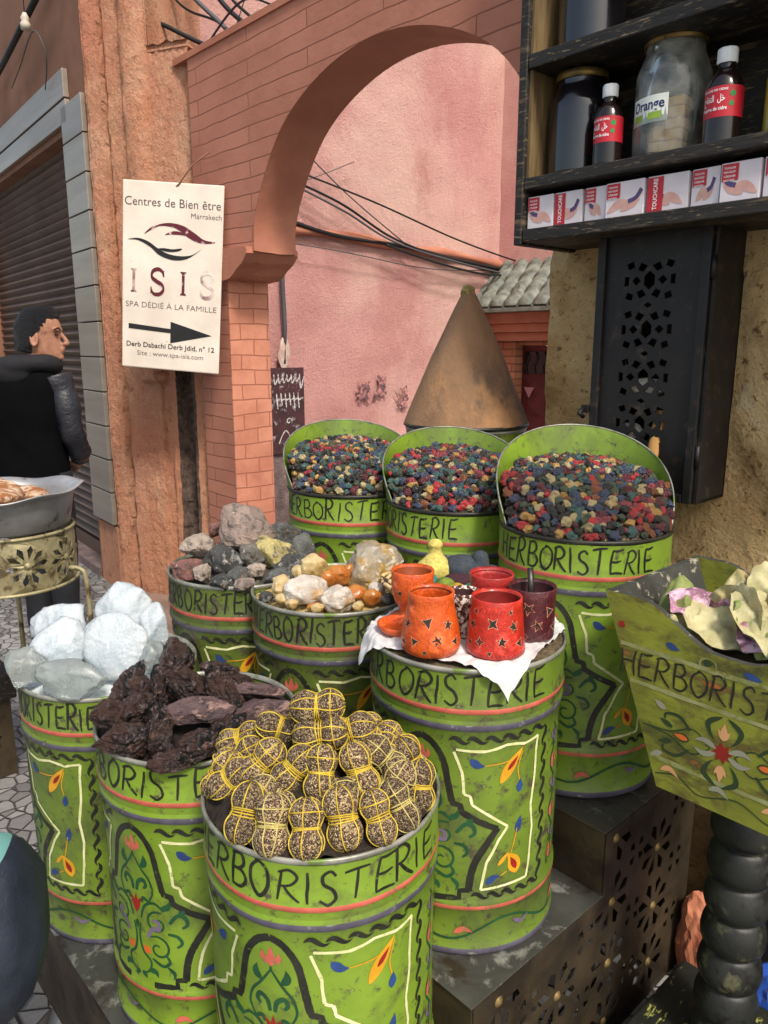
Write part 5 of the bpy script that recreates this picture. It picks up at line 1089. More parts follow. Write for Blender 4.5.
def serifS(u,half):
    pts=[(u+.062,.512),(u+.045,.535),(u+.0,.545),(u-.050,.530),(u-.055,.500),(u-.01,.480),(u+.045,.462),(u+.060,.435),(u+.02,.412),(u-.04,.413),(u-.066,.440)]
    B.stroke([(a,b) for a,b in pts],.024,2 if half else 1,prof='brush'); B.poly([(u+.055,.505),(u+.070,.505),(u+.066,.538),(u+.058,.538)],1) if not half else None; B.poly([(u-.070,.415),(u-.060,.415),(u-.058,.450),(u-.070,.450)],2 if half else 1)
m_fade=M('faded_burgundy_ink',C(104,30,46),C(222,208,198),7,.5,bump=0,lo=.42,hi=.60)
serifI(.12,True); serifS(.36,False); serifI(.62,False); serifS(.86,True)
B.poly([(.07,.243),(.50,.228),(.50,.268),(.92,.208),(.50,.150),(.50,.205),(.07,.215)],0)
B.mb.build('sign_emblem',[m_si,m_sm,m_fade],sg,recalc=False)
q=MB(); q.tube([(.0,.01,SH/2-.03),(.03,-.004,SH/2-.01),(.10,.0,SH/2+.09),(.17,.04,SH/2+.16)],.004,6); q.build('hanging_wire',m_brown,sg)
# ================================================================== flared wooden planter on a turned column
HX,HB0,HB1=-.46,1.16,1.50
hp=thing('flared_wooden_tub','flared green wooden tub with Herboristerie lettering, on a turned black column','tub',ab(HX,HB0),RZ)
def hprof(x,w=.23): 
    t=min(1,max(0,(abs(x)-.02)/(.165-.02))); s_=t*t*(3-2*t); return 1.066+.062*s_
def hhalf(z): return .106+(.23-.106)*(z-.797)/(1.128-.797)
m_hg=M('olive_lime_worn_paint',C(140,144,48),C(108,114,38),6,.55,layers=[(C(92,84,40),9,.53,.66),(C(60,60,34),4,.56,.72),(C(176,96,40),9,.66,.78),(C(60,54,36),30,.66,.76)],bump=.5,bscale=40,bdist=.002,stretch=(1,1,2))
m_hgi=M('dark_worn_board_edge',C(70,72,68),C(48,48,46),14,.6,layers=[(C(166,160,140),30,.62,.7)],bump=.5,bscale=30)
def slab(name,y0,y1,mt,x0=-1,x1=1,parent=hp,mb=None):
    q=mb or MB(); n=28; vs=[]
    top=[(-.23+.46*k/n) for k in range(n+1)]
    ring=[(-.106,.797),(.106,.797)]+[(x,hprof(x)) for x in reversed(top)]
    m=len(ring); tr=tessellate_polygon([[Vector((x,z,0)) for x,z in ring]])
    q.add([(x,y0,z) for x,z in ring]+[(x,y1,z) for x,z in ring],[tuple(t) for t in tr]+[tuple(i+m for i in t) for t in tr])
    q.add([(x,y0,z) for x,z in ring]+[(x,y1,z) for x,z in ring],[(i,(i+1)%m,(i+1)%m+m,i+m) for i in range(m)],1)
    return q.build(name,[mt,m_hgi],parent)
fp=slab('front_panel',0,.012,m_hg); slab('back_panel',HB1-HB0-.012,HB1-HB0,m_hg)
for s_ in (-1,1):
    q=MB(); y0,y1=.0125,HB1-HB0-.0125; A=[(s_*.106,.797),(s_*.23,1.126)]; 
    q.add([(A[0][0],y0,A[0][1]),(A[1][0],y0,A[1][1]),(A[1][0],y1,A[1][1]),(A[0][0],y1,A[0][1]),(A[0][0]-s_*.012,y0,A[0][1]),(A[1][0]-s_*.012,y0,A[1][1]),(A[1][0]-s_*.012,y1,A[1][1]),(A[0][0]-s_*.012,y1,A[0][1])],[(0,1,2,3),(4,5,6,7),(0,1,5,4),(1,2,6,5),(2,3,7,6),(3,0,4,7)]); q.build('side_panel',m_hgi,hp)
q=MB(); q.box(-.104,.104,.0125,HB1-HB0-.0125,.797,.81); q.build('bottom_board',m_hgi,hp)
B=Brush(lambda u,v,o:(u,-o,v),.0006)
m_hw=M('chalky_grey_line_paint',C(150,152,104),C(120,124,70),24,.6,bump=0,layers=[(C(110,110,44),30,.58,.68)])
HM=[INK,P_PINK,m_hw,P_WHITE,M('dark_olive_paint',C(44,62,34),bump=0),P_RED,P_BLUE,P_ORG,M('pale_mauve_paint',C(150,150,130),bump=0),M('salmon_paint',C(214,160,110),bump=0)]
for z in (1.040,.977,.852): B.stroke([(-hhalf(z)+.004,z),(0,z-.002),(hhalf(z)-.004,z)],.0075,2,prof='flat',smooth=False,jit=.5)
B.stroke([(-hhalf(.82)+.005,.822),(-.07,.832),(-.03,.814),(.03,.832),(.08,.815),(hhalf(.82)-.005,.828)],.0022,4,prof='flat')
for x in (-.085,0,.085): B.stroke([(x-.016,.832),(x,.840),(x+.018,.828)],.010,9 if x else 8,prof='leaf')
cx,cz=0.0,.905
for k in range(8): a=2*pi*k/8+.2; B.stroke([(cx,cz),(cx+.019*cos(a),cz+.019*sin(a))],.009,5,prof='leaf')
for sx in (-1,1):
    for sz in (-1,1):
        B.stroke([(cx+sx*.004,cz+sz*.062),(cx+sx*.026,cz+sz*.046),(cx+sx*.022,cz+sz*.028),(cx+sx*.012,cz+sz*.016)],.009,4,prof='leaf')
        B.stroke([(cx+sx*.02,cz),(cx+sx*.05,cz+sz*.022),(cx+sx*.09,cz+sz*.004),(cx+sx*.14,cz)],.0024,4)
        B.stroke([(cx+sx*.055,cz+sz*.018),(cx+sx*.075,cz+sz*.036),(cx+sx*.098,cz+sz*.034),(cx+sx*.100,cz+sz*.024)],.0055,4)
        B.stroke([(cx+sx*.085,cz+sz*.012),(cx+sx*.110,cz+sz*.022)],.010,4,prof='leaf'); B.stroke([(cx+sx*.10,cz+sz*.040),(cx+sx*.122,cz+sz*.052)],.011,8,prof='leaf')
        B.stroke([(cx+sx*.01,cz+sz*.004),(cx+sx*.030,cz+sz*.012),(cx+sx*.048,cz+sz*.006)],.010,8,prof='leaf')
    B.stroke([(cx+sx*.055,cz),(cx+sx*.085,cz+.002)],.016,4,prof='leaf'); B.stroke([(cx+sx*.058,cz),(cx+sx*.083,cz+.002)],.010,7,prof='leaf')
for sz in (-1,1):
    B.stroke([(cx,cz+sz*.022),(cx,cz+sz*.052)],.012,9,prof='leaf')
    for sx in (-1,1): B.stroke([(cx,cz+sz*.022),(cx+sx*.010,cz+sz*.040)],.007,9,prof='leaf')
B.stroke([(-.195,1.068),(-.190,1.080)],.014,5,prof='leaf'); B.stroke([(-.110,1.062),(-.085,1.056)],.012,6,prof='leaf'); B.stroke([(.02,1.050),(.05,1.046)],.012,6,prof='leaf'); B.stroke([(.11,1.062),(.09,1.056)],.012,6,prof='leaf')
B.stroke([(-.045,1.049),(-.028,1.049)],.012,4,prof='leaf'); B.stroke([(x,z) for x,z in [(-.036+.014*cos(k),1.047+.010*sin(k)) for k in [i*.7 for i in range(10)]]],.003,2,prof='flat')
B.mb.build('painted_flowers',HM,fp,recalc=False)
B=Brush(lambda u,v,o:(u,-o,v),.0008); cur=-.190
tot=sum(LW[c] for c in WORD); sc=.385/tot
for ch in WORD: letter(B,ch,cur,.987+.0,.044,LW[ch]*sc*.86,0,lw=.09); cur+=LW[ch]*sc
B.mb.build('lettering',[INK],fp,recalc=False)
m_col=M('black_lacquered_wood',C(40,42,38),C(24,26,24),8,.5,layers=[(C(84,84,60),14,.60,.72),(C(16,16,15),30,.56,.66)],bump=.6,bscale=30)
tc=thing('turned_column','turned black wooden column of stacked rounded bulges carrying the tub','column',ab(-.475,1.335,0.03),RZ)
pr=[(.0,.165)]; z=.17
for k in range(8):
    h=.0755
    for i in range(9):
        t=i/8; pr.append((.043+.016*sin(pi*(.02+.96*t**.75))**.7,z+h*t))
    z+=h
pr+=[(.034,z+.003),(0,z+.003)]
q=MB(); q.lathe(pr,40,fn=lambda p,a:Vector((p.x,p.y,p.z))); q.build('shaft',m_col,tc)
q=MB()
for (w_,z0,w2,z1) in ((.18,-.03,.18,.10),(.18,.10,.150,.168)):
    q.add([(-w_,-w_,z0),(w_,-w_,z0),(w_,w_,z0),(-w_,w_,z0),(-w2,-w2,z1),(w2,-w2,z1),(w2,w2,z1),(-w2,w2,z1)],[(0,1,5,4),(1,2,6,5),(2,3,7,6),(3,0,4,7),(4,5,6,7)])
q.build('base_block',M('scratched_dark_green_paint',C(38,40,32),C(26,28,24),6,.5,layers=[(C(150,150,80),22,.64,.7)],bump=.4,stretch=(3,1,1)),tc,bevel=.004)
# crumpled dried leaves heaped in the tub
m_lf=M('dried_pale_leaf',C(192,186,142),C(150,140,96),20,.65,layers=[(C(170,140,88),16,.60,.74),(C(138,146,90),9,.56,.72)],bump=.6,bscale=50,bdist=.004,sss=.1); m_pk=M('dried_mauve_petal',C(170,124,148),C(128,86,110),24,.7,layers=[(C(216,180,196),40,.5,.6)],bump=.8,bscale=70,bdist=.004); m_lg=M('dusty_green_leaf',C(140,148,84),C(106,118,60),16,.6,bump=.6,bscale=50)
def leaf(w_,l_,seed,curl):
    q=MB(); n=22; vs=[]
    for i in range(n+1):
        for j in range(n+1):
            u=(i/n-.5)*2; v=j/n; wd=sin(pi*min(1,max(.02,v**.8)))**.6
            x=u*w_/2*wd; y=(v-.5)*l_; o=Vector((seed*3.3,0,0))
            z=curl*(u*u)*w_*.7*wd - curl*.5*l_*(v-.5)**2*2 +.030*abs(noise.noise(Vector((x*26,y*26,0))+o))+.014*noise.noise(Vector((x*60,y*60,3))+o)
            vs.append((x+.008*noise.noise(Vector((y*40,x*40,seed))),y,z))
    q.add(vs,[(i*(n+1)+j,(i+1)*(n+1)+j,(i+1)*(n+1)+j+1,i*(n+1)+j+1) for i in range(n) for j in range(n)],0,True)
    q.add([(x,y,z-.0012) for x,y,z in vs],[(i*(n+1)+j,i*(n+1)+j+1,(i+1)*(n+1)+j+1,(i+1)*(n+1)+j) for i in range(n) for j in range(n)],0,True); return q
LV=[(-.13,.09,1.115,m_lg,.08,.10,.2,'green folded leaf at the back left of the tub'),(-.12,.07,1.105,m_pk,.07,.07,.9,'mauve crumpled petal at the left of the tub'),(-.10,.075,1.088,m_lf,.10,.13,-.5,'cream leaf hanging low at the left of the tub'),(-.05,.085,1.098,m_lf,.12,.13,.3,'large cream leaf in front of the mauve petal'),(-.02,.10,1.115,m_lg,.08,.09,1.3,'green pointed leaf in the middle of the tub'),(.03,.10,1.11,m_lf,.13,.15,-.3,'broad yellowish leaf right of the middle'),(-.04,.14,1.125,m_lf,.10,.10,.7,'pale leaf at the back of the tub'),(.02,.16,1.135,m_lf,.12,.12,-.9,'highest pale leaf at the back right'),(.10,.10,1.125,m_lf,.13,.15,.6,'yellow leaf at the right side of the tub'),(0.0,.06,1.085,m_pk,.055,.05,.0,'small mauve bud low at the front of the tub'),(.16,.12,1.10,m_lf,.12,.14,-.2,'cream leaf beyond the right side of the tub'),(-.08,.12,1.10,m_pk,.07,.08,1.8,'second mauve petal behind the first'),(.04,.075,1.085,m_lg,.08,.08,.4,'dull green leaf low at the front right')]
for i,(x,y,z,mt,w_,l_,rt,lb) in enumerate(LV):
    o=leaf(w_,l_,i+1,.5 if i%2 else -.5).build('dried_petal' if mt is m_pk else 'dried_leaf',mt,None,ab(HX+x,HB0+y,z+.0),recalc=False); o.rotation_euler=(.45+.25*sin(i*2.2),.5*sin(i*3.7),RZ+rt+.3); tag(o,lb,'dried leaf','dried leaves in the tub')
q=MB(); vs=[]; n=14
for i in range(n+1):
    for j in range(n+1):
        x=-.19+.38*i/n; y=.02+.30*j/n; vs.append((x,y,1.02+.05*sin(pi*j/n)*sin(pi*i/n)+.02*noise.noise(Vector((x*20,y*20,0)))))
q.add(vs,[(i*(n+1)+j,(i+1)*(n+1)+j,(i+1)*(n+1)+j+1,i*(n+1)+j+1) for i in range(n) for j in range(n)],0,True); tag(q.build('leaf_litter',M('brown_leaf_litter',C(96,80,48),C(50,42,30),30,.9,bump=1,bdist=.01),None,ab(HX,HB0,.0),RZ),'brown leaf litter lying under the dried leaves in the tub','leaf litter',kind='stuff')
# dark boards added in place of shade at the foot of the shop wall, things on the ground there
m_dkb=M('dark_boards_and_shade',C(34,32,32),C(22,21,22),5,.7,bump=.5,bscale=14,layers=[(C(70,56,44),12,.62,.74)])  # near-black shared by the shade stand-ins and real dark parts
t=thing('shade_panel','added dark boards standing in for shade at the foot of the shop wall behind the tub column','panel',ab(0,1.80),RZ)
for k in range(9):
    q=MB(); q.box(-.70+.16*k,-.545+.16*k,0,.03,0.01,.90+.02*sin(k*3)); q.build('shade_board',m_dkb,t,bevel=.004)
q=MB(); q.box(-.70,.74,.032,.09,.02,.86); q.build('backing',m_dkb,t)
q=MB(); q.box(-.70,1.2,.9,1.79,.003,.014); tag(q.build('ground_shade_sheet',m_dkb,None,ab(0,0),RZ,bevel=.003),'added dark sheet standing in for ground shade under the turned column','mat')  # dark sheet added where the ground is only shaded
def crumple(name,label,cat,loc,size,mt,seed,rot=0):
    v,f=ICO[4]; V=[]
    for p in v:
        k=1+.30*noise.noise(p*1.6+Vector((seed,0,0)))+.22*abs(noise.noise(p*3.3+Vector((0,seed,0))))+.10*abs(noise.noise(p*8)); V.append((p.x*k*size[0]/2,p.y*k*size[1]/2,p.z*k*size[2]/2))
    q=MB(); q.add(V,f,0,False); o=q.build(name,mt,None,loc,rot,recalc=False); return tag(o,label,cat)
crumple('crumpled_paper','crumpled orange brown wrapping paper on the dark ground beside the stand','paper',ab(-.66,1.66,.13),(.12,.10,.26),M('orange_brown_paper',C(196,126,92),C(160,92,66),14,.7,bump=.7,bscale=40),3,RZ)
crumple('plastic_bag','blue plastic bag lying behind the column base','bag',ab(-.42,1.62,.09),(.26,.16,.18),M('blue_plastic',C(56,104,206),C(40,80,176),10,.35,bump=.7,bscale=30),9,RZ)
# ================================================================== left side: bowl on pierced stand
m_ali=M('dull_aluminium',C(190,190,190),C(150,150,152),6,.42,metal=.5,layers=[(C(84,78,70),14,.60,.72)],bump=.3,bscale=30,bdist=.002); m_cream=M('cream_chipped_paint',C(164,156,122),C(128,118,86),16,.5,metal=.25,layers=[(C(84,74,50),20,.56,.66)],bump=.4,bscale=40)
BX0,BY0=-1.085,2.13
t=thing('metal_basin','dented aluminium basin on the cream pierced stand at the left edge','basin',(BX0,BY0,1.045))
q=MB(); pr=[(0,0),(.155,.0),(.168,.006),(.182,.085),(.186,.098),(.212,.108),(.214,.112),(.208,.112),(.184,.104),(.178,.085),(.164,.010),(0,.006)]
q.lathe(pr,72,fn=lambda p,a:Vector((p.x*(1+.012*sin(3*a)),p.y,p.z+(.006*sin(2*a+1)+.004*sin(7*a) if p.z>.09 else 0)))); q.build('bowl',m_ali,t)
rs=thing('pierced_stand','cream painted ring stand pierced with flowers on bent tube legs, at the left edge','stand',(BX0,BY0,0))
RR=.178; zb,zt=.885,1.04; circ=2*pi*RR; Hh=[]; nfl=9
for k in range(nfl):
    u=-circ/2+circ*(k+.5)/nfl; Hh+=rosette(u,(zb+zt)/2,.058,10,.1,.24); Hh+=[[(u+circ/nfl/2-.012,zt-.022),(u+circ/nfl/2+.012,zt-.022),(u+circ/nfl/2,zt-.044)],[(u+circ/nfl/2-.012,zb+.022),(u+circ/nfl/2,zb+.044),(u+circ/nfl/2+.012,zb+.022)]]
q=MB()
for k in range(nfl):
    u0=-circ/2+circ*k/nfl; ou=[(u0+circ/nfl*i/10,zb) for i in range(10)]+[(u0+circ/nfl-circ/nfl*i/10*1,zt) for i in range(10)]
    ou=[(u0+circ/nfl*i/10,zb) for i in range(11)]+[(u0+circ/nfl*(10-i)/10,zt) for i in range(11)]
    hh=[h_ for h_ in Hh if all(u0+.002<x<u0+circ/nfl-.002 for x,y in h_)]
    pierced(ou,hh,.003,lambda u,v,w:((RR-w)*sin(u/RR),-(RR-w)*cos(u/RR),v),0,q)
q.build('pierced_band',m_cream,rs)
for k in range(nfl):
    a=(-circ/2+circ*(k+.5)/nfl)/RR; q=MB(); q.lathe([(0,.006),(.007,.004),(.011,0)],12,M=Matrix.Translation((RR*sin(a),-RR*cos(a),(zb+zt)/2))@Matrix.Rotation(a,4,'Z')@Matrix.Rotation(pi/2,4,'X')); q.build('stud',m_cream,rs)
for z_ in (zb,zt):
    q=MB(); q.tube([((RR)*cos(a),(RR)*sin(a),z_) for a in [2*pi*i/72 for i in range(73)]],.005,8,cap=False); q.build('hoop',m_cream,rs)
for a in (-.1,2.0,4.1):
    q=MB(); q.tube(catmull([(x*cos(a),x*sin(a),z_) for x,z_ in ((RR-.002,.925),(RR+.03,.922),(RR+.045,.90),(RR+.05,.80),(RR+.055,.4),(RR+.06,0))],5),.0075,8); q.build('leg',m_cream,rs)
m_loaf=M('ridged_brown_gourd',C(206,184,160),C(150,96,56),30,.7,bump=1,bscale=60,bdist=.006,lo=.45,hi=.55,stretch=(1,5,1))
for i,(x,y,z,sx,sy,sz,rt,lb) in enumerate(((-.02,-.02,.10,.16,.12,.09,.5,'big ridged brown lump in the basin, nearest the rim'),(-.12,.04,.11,.15,.12,.10,-.3,'ridged brown lump at the back of the basin'),(-.08,-.10,.09,.14,.10,.08,.1,'ridged brown lump beyond the left edge of the basin'),(.02,.10,.07,.14,.08,.06,.9,'small brown lump low in the basin'))):
    mb=rock_mb((sx,sy,sz),600+i,4,6,.12,.72,True); o=make_lump('ridged_gourd',mb,m_loaf,(BX0+x,BY0+y,1.045+z),(.1,.2,rt),lb,'gourd','brown lumps in the metal basin')
heapb=MB(); heapb.lathe([(0,.075),(.10,.07),(.17,.05)],40,fn=lambda p,a:Vector((p.x,p.y,p.z+.01*noise.noise(p*30)))); tag(heapb.build('brown_chips',M('brown_chips_mix',C(150,120,80),C(90,66,44),50,.9,bump=1,bscale=80,bdist=.008),None,(BX0,BY0,1.045)),'brown chips filling the bottom of the basin','chips',kind='stuff')
# low brass-sided box with bowls
lbx=thing('low_brass_box','low dark box with pierced brass sides on the cobbles at the left edge','box',(-1.62,2.62,0),RZ)
q=MB(); ou=[(-.28,0),(.22,0),(.22,.30),(-.28,.30)]; Hq=[]
for k in range(4): Hq+=rosette(-.22+.12*k,.15,.052,8,.2,.3)
pierced(ou,Hq,.003,lambda u,v,w:(u,-.15+w,v),0,q); pierced([(-.146,0),(.15,0),(.15,.30),(-.146,.30)],[h_ for k in (0,1) for h_ in rosette(-.07+.13*k,.15,.052,8,.2,.3)],.003,lambda u,v,w:(.22-w,u,v),0,q); q.build('pierced_side',m_brass,lbx)
q=MB(); q.box(-.30,.24,-.17,.17,.302,.40); q.build('lid_frame',m_blackwood,lbx,bevel=.006)
q=MB(); q.box(-.27,.21,-.14,.14,.01,.29); q.build('inner_box',m_dkb,lbx)
wb=thing('wooden_bowl','stack of small wooden bowls on the low brass-sided box','bowl',(-1.50,2.52,.402))
for k in range(3):
    q=MB(); q.lathe([(0,.0+.045*k),(.06,.0+.045*k),(.105,.05+.045*k),(.108,.055+.045*k),(.10,.053+.045*k),(.055,.012+.045*k),(0,.01+.045*k)],40); q.build('bowl',M('brown_bowl_wood_%s'%'abc'[k],C(150,124,96),C(110,84,62),14,.6,bump=.3),wb)
q=MB(); q.tube([(.10+.03*sin(a),.0,.09+.045*cos(a)) for a in [pi*i/10 for i in range(11)]],.006,8); q.build('handle',m_ali,wb)
# backpack on a black crate in the near left corner
m_nav=M('navy_padded_nylon',C(38,46,60),C(26,32,44),9,.5,bump=.6,bscale=30,bdist=.004,bump2=(.5,8,.02)); m_mint=M('mint_nylon',C(112,160,154),C(92,142,136),8,.5,bump=.3,bscale=30)
bp_=thing('backpack','padded navy backpack with a mint top panel in the near left corner','backpack',(-.628,.97,.555),.25)
v,f=ICO[4]; q=MB(); V=[]
for p in v:
    s_=lambda x,e:abs(x)**e*(1 if x>0 else -1)
    x,y,z=s_(p.x,.75)*.125,s_(p.y,.75)*.10,s_(p.z,.8)*.140; k=1+.10*noise.noise(p*1.6)+.04*noise.noise(p*4); V.append((x*k,y*k,z*k+.150))
q.add(V,f,0,True)
for k_,fc in enumerate(q.f):
    c=sum((Vector(q.v[i]) for i in fc),Vector())/len(fc)
    if c.z>.225+.5*(c.x+.02) : q.m[k_]=1
q.m=[0]*len(q.m); bo=q.build('body',[m_nav,m_mint],bp_,recalc=False)
bb=bmesh.new(); bb.from_mesh(bo.data); pn_=Vector((-.55,0,1)).normalized(); pc_=Vector((.0,0,.235)); bmesh.ops.bisect_plane(bb,geom=bb.verts[:]+bb.edges[:]+bb.faces[:],plane_co=pc_,plane_no=pn_)
for f_ in bb.faces: f_.material_index=1 if (f_.calc_center_median()-pc_).dot(pn_)>0 else 0
bb.to_mesh(bo.data); bb.free()
def surf(u,z): # point on the front of the bag
    return Vector((.128*sin(u)*sqrt(max(0,1-((z-.15)/.145)**2))**.75,-.104*cos(u)*sqrt(max(0,1-((z-.15)/.145)**2))**.75,z))
q=MB(); q.tube([surf(-.6+1.7*i/16,.235-.14*i/16) for i in range(17)],.0035,6); q.tube([surf(-.6+1.9*i/16,.14-.10*(i/16)) for i in range(17)],.0035,6); q.build('seam_piping',m_dkb,bp_)
q=MB(); q.tube([surf(-.2+1.1*i/12,.17-.13*i/12)*1.01 for i in range(13)],.006,6,flat=.5); q.build('zip',M('dull_zip',C(70,74,80),metal=.5),bp_)
q=MB(); q.tube(catmull([(-.05,-.02,.275),(-.03,-.02,.315),(.02,-.02,.315),(.04,-.02,.27)],6),.008,8,flat=.5); q.build('carry_loop',m_nav,bp_)
cr=thing('black_crate','black crate under the backpack in the near left corner','crate',(-.72,.96,0),RZ)
q=MB(); q.box(-.12,.10,-.14,.10,.0,.555); q.build('box',m_dkb,cr,bevel=.01)
q=MB(); q.box(-.13,.11,-.15,-.141,.48,.54); q.box(-.13,.11,-.15,-.141,.05,.11); q.build('rail',m_blackwood,cr)
# ================================================================== passer-by
def remesh(mb,vox,smooth=6,name='x'):
    o=mb.build(name,K and m_dkb); md=o.modifiers.new('r','REMESH'); md.mode='VOXEL'; md.voxel_size=vox; md.use_smooth_shade=True
    sm=o.modifiers.new('s','SMOOTH'); sm.iterations=smooth; sm.factor=.5
    dg=bpy.context.evaluated_depsgraph_get(); me=bpy.data.meshes.new_from_object(o.evaluated_get(dg)); bpy.data.objects.remove(o); return me
def mesh_obj(me,name,mt,parent):
    me.name=name; me.materials.clear(); 
    for m_ in (mt if isinstance(mt,list) else [mt]): me.materials.append(m_)
    for p in me.polygons: p.use_smooth=True; p.material_index=0
    o=bpy.data.objects.new(name,me); COL.objects.link(o); o.parent=parent; return o
def limb(mb,pts,rad,n=20,flat=1.0): mb.tube(catmull(pts,6),rad,n,flat=flat)
def R_(lst): # piecewise radius along t
    def f(t):
        x=t*(len(lst)-1); i=min(int(x),len(lst)-2); return lst[i]+(lst[i+1]-lst[i])*(x-i)
    return f
def ringloft(mb,rings,n=32,M_=None):
    rings=[(cx,cy,z,rx*.95,ry) for cx,cy,z,rx,ry in rings]
    vs=[]
    for (cx,cy,z,rx,ry) in rings:
        for k in range(n):
            a=2*pi*k/n; sx=cos(a); sy=sin(a); e=lambda q:abs(q)**.85*(1 if q>0 else -1); p=Vector((cx+rx*e(sx),cy+ry*e(sy),z)); vs.append(tuple(M_@p) if M_ else tuple(p))
    m=len(rings); mb.add(vs,[(i*n+k,i*n+(k+1)%n,(i+1)*n+(k+1)%n,(i+1)*n+k) for i in range(m-1) for k in range(n)]+[tuple(range(n)),tuple(range((m-1)*n,m*n))],0,True)
man=thing('person','person in a black hooded jacket with leather sleeves seen from behind, head turned right','person',(-1.80,3.86,0))
HM_=Matrix.Translation((.105,.0,1.478))@Matrix.Rotation(radians(8),4,'Z')@Matrix.Scale(1.08,4)   # head frame: +x is the face
def head(mb,grow=0,zmin=-9,hair=False):
    prof=[(-.012,.040,-.035,.030),(0,.070,-.045,.040),(.012,.084,-.055,.048),(.03,.088,-.064,.054),(.045,.087,-.072,.058),(.062,.088,-.080,.061),(.085,.084,-.088,.066),(.105,.080,-.096,.070),(.122,.080,-.100,.072),(.14,.088,-.103,.074),(.16,.088,-.104,.075),(.18,.082,-.102,.073),(.20,.068,-.094,.066),(.218,.042,-.072,.050),(.228,.008,-.038,.026)]
    n=40; vs=[]; rows=[r_ for r_ in prof if r_[0]>=zmin]
    for (z,xf,xb,w_) in rows:
        for k in range(n):
            a=2*pi*k/n; c_,s_=cos(a),sin(a); cx=(xf+xb)/2; x=cx+(xf-xb)/2*c_*(1+grow); y=w_*s_*(1+grow)*(1-.18*max(0,c_)**3); vs.append(tuple(HM_@Vector((x,y,z))))
    m=len(rows); mb.add(vs,[(i*n+k,i*n+(k+1)%n,(i+1)*n+(k+1)%n,(i+1)*n+k) for i in range(m-1) for k in range(n)]+[tuple(range(n)),tuple(range((m-1)*n,m*n))],0,True)
bd=MB(); head(bd)
def blob(mb,c,r,Mx=None,sub=3):
    v,f=ICO[sub]; mb.add([tuple((Mx or Matrix.Identity(4))@Vector((c[0]+p.x*r[0],c[1]+p.y*r[1],c[2]+p.z*r[2]))) for p in v],f,0,True)
bd.tube([tuple(HM_@Vector(p)) for p in ((.082,0,.132),(.094,0,.112),(.107,0,.092),(.112,0,.080),(.098,0,.072),(.082,0,.070))],R_([.008,.010,.012,.0135,.012,.008]),12)
blob(bd,(.100,.009,.078),(.010,.008,.007),HM_); blob(bd,(.100,-.009,.078),(.010,.008,.007),HM_)
blob(bd,(.088,0,.055),(.011,.020,.006),HM_); blob(bd,(.086,0,.044),(.011,.018,.006),HM_); blob(bd,(.074,0,.016),(.018,.020,.014),HM_)
blob(bd,(.076,0,.140),(.018,.052,.009),HM_)
for s_ in (-1,1):
    bd.tube([tuple(HM_@Vector((-.014+.020*sin(t)*(.9 if t<3.2 else .6),s_*(.074+.008*abs(sin(t/2))),.100+.032*cos(t)))) for t in [i*.5 for i in range(13)]],.006,8); blob(bd,(-.012,s_*.073,.098),(.014,.006,.024),HM_)
bd.tube([tuple(HM_@Vector(p)) for p in ((-.01,0,.03),(-.02,0,-.04))]+[(.03,-.01,1.40),(.01,-.01,1.36)],R_([.058,.058,.062,.075]),24)
ringloft(bd,[(0,0,.90,.155,.105),(0,0,1.0,.145,.100),(0,0,1.12,.140,.10),(0,0,1.25,.165,.110),(0,0,1.36,.175,.105),(0,0,1.42,.150,.085),(0,0,1.46,.07,.06)])
arms={1:[(.155,0,1.395),(.198,-.01,1.28),(.222,-.02,1.13),(.232,.03,1.03),(.215,.075,.975)],-1:[(-.165,0,1.40),(-.225,-.01,1.26),(-.245,-.02,1.12),(-.235,.03,.99),(-.20,.09,.90)]}
for s_ in (1,-1): limb(bd,arms[s_],R_([.062,.050,.041,.036,.026]))
legs={1:[(.085,0,.92),(.095,.0,.70),(.105,.01,.48),(.110,-.01,.26),(.115,-.02,.08)],-1:[(-.085,0,.92),(-.07,.02,.70),(-.055,.04,.48),(-.045,.02,.26),(-.04,.0,.08)]}
for s_ in (1,-1):
    limb(bd,legs[s_],R_([.085,.078,.054,.056,.040])); e=legs[s_][-1]; blob(bd,(e[0]-.02*0,e[1]+.06,.045),(.042,.115,.035))
def hand(mb,wr,dirv,side):
    d=Vector(dirv).normalized(); up=Vector((0,0,1)); sdv=d.cross(up).normalized(); w=Vector(wr); nn=sdv.cross(d)
    mb.tube([w,w+d*.03,w+d*.08],R_([.026,.036,.036]),16,flat=.45)
    for k,(o_,L_) in enumerate(((-.027,.060),(-.009,.070),(.009,.066),(.026,.052))):
        b0=w+d*.075+nn*o_; mb.tube([b0-d*.02,b0+d*L_*.45+sdv*side*-.004,b0+d*L_*.75+sdv*side*-.018,b0+d*L_*.88+sdv*side*-.034],R_([.0095,.009,.008,.0065]),10)
    b0=w+d*.02+nn*.028; mb.tube([b0,b0+d*.025+nn*.022,b0+d*.055+nn*.026],R_([.013,.011,.008]),10)
hand(bd,arms[1][-1],(-.45,.55,-.35),1); hand(bd,arms[-1][-1],(.4,.6,-.4),-1)
me=remesh(bd,.0055,5,'body'); m_skn=M('tanned_skin',C(168,122,98),C(144,100,80),30,.55,sss=.12,bump=.1,bscale=200,bdist=.0008,layers=[(C(120,78,62),22,.60,.75)])
body=mesh_obj(me,'body',[m_skn],man)
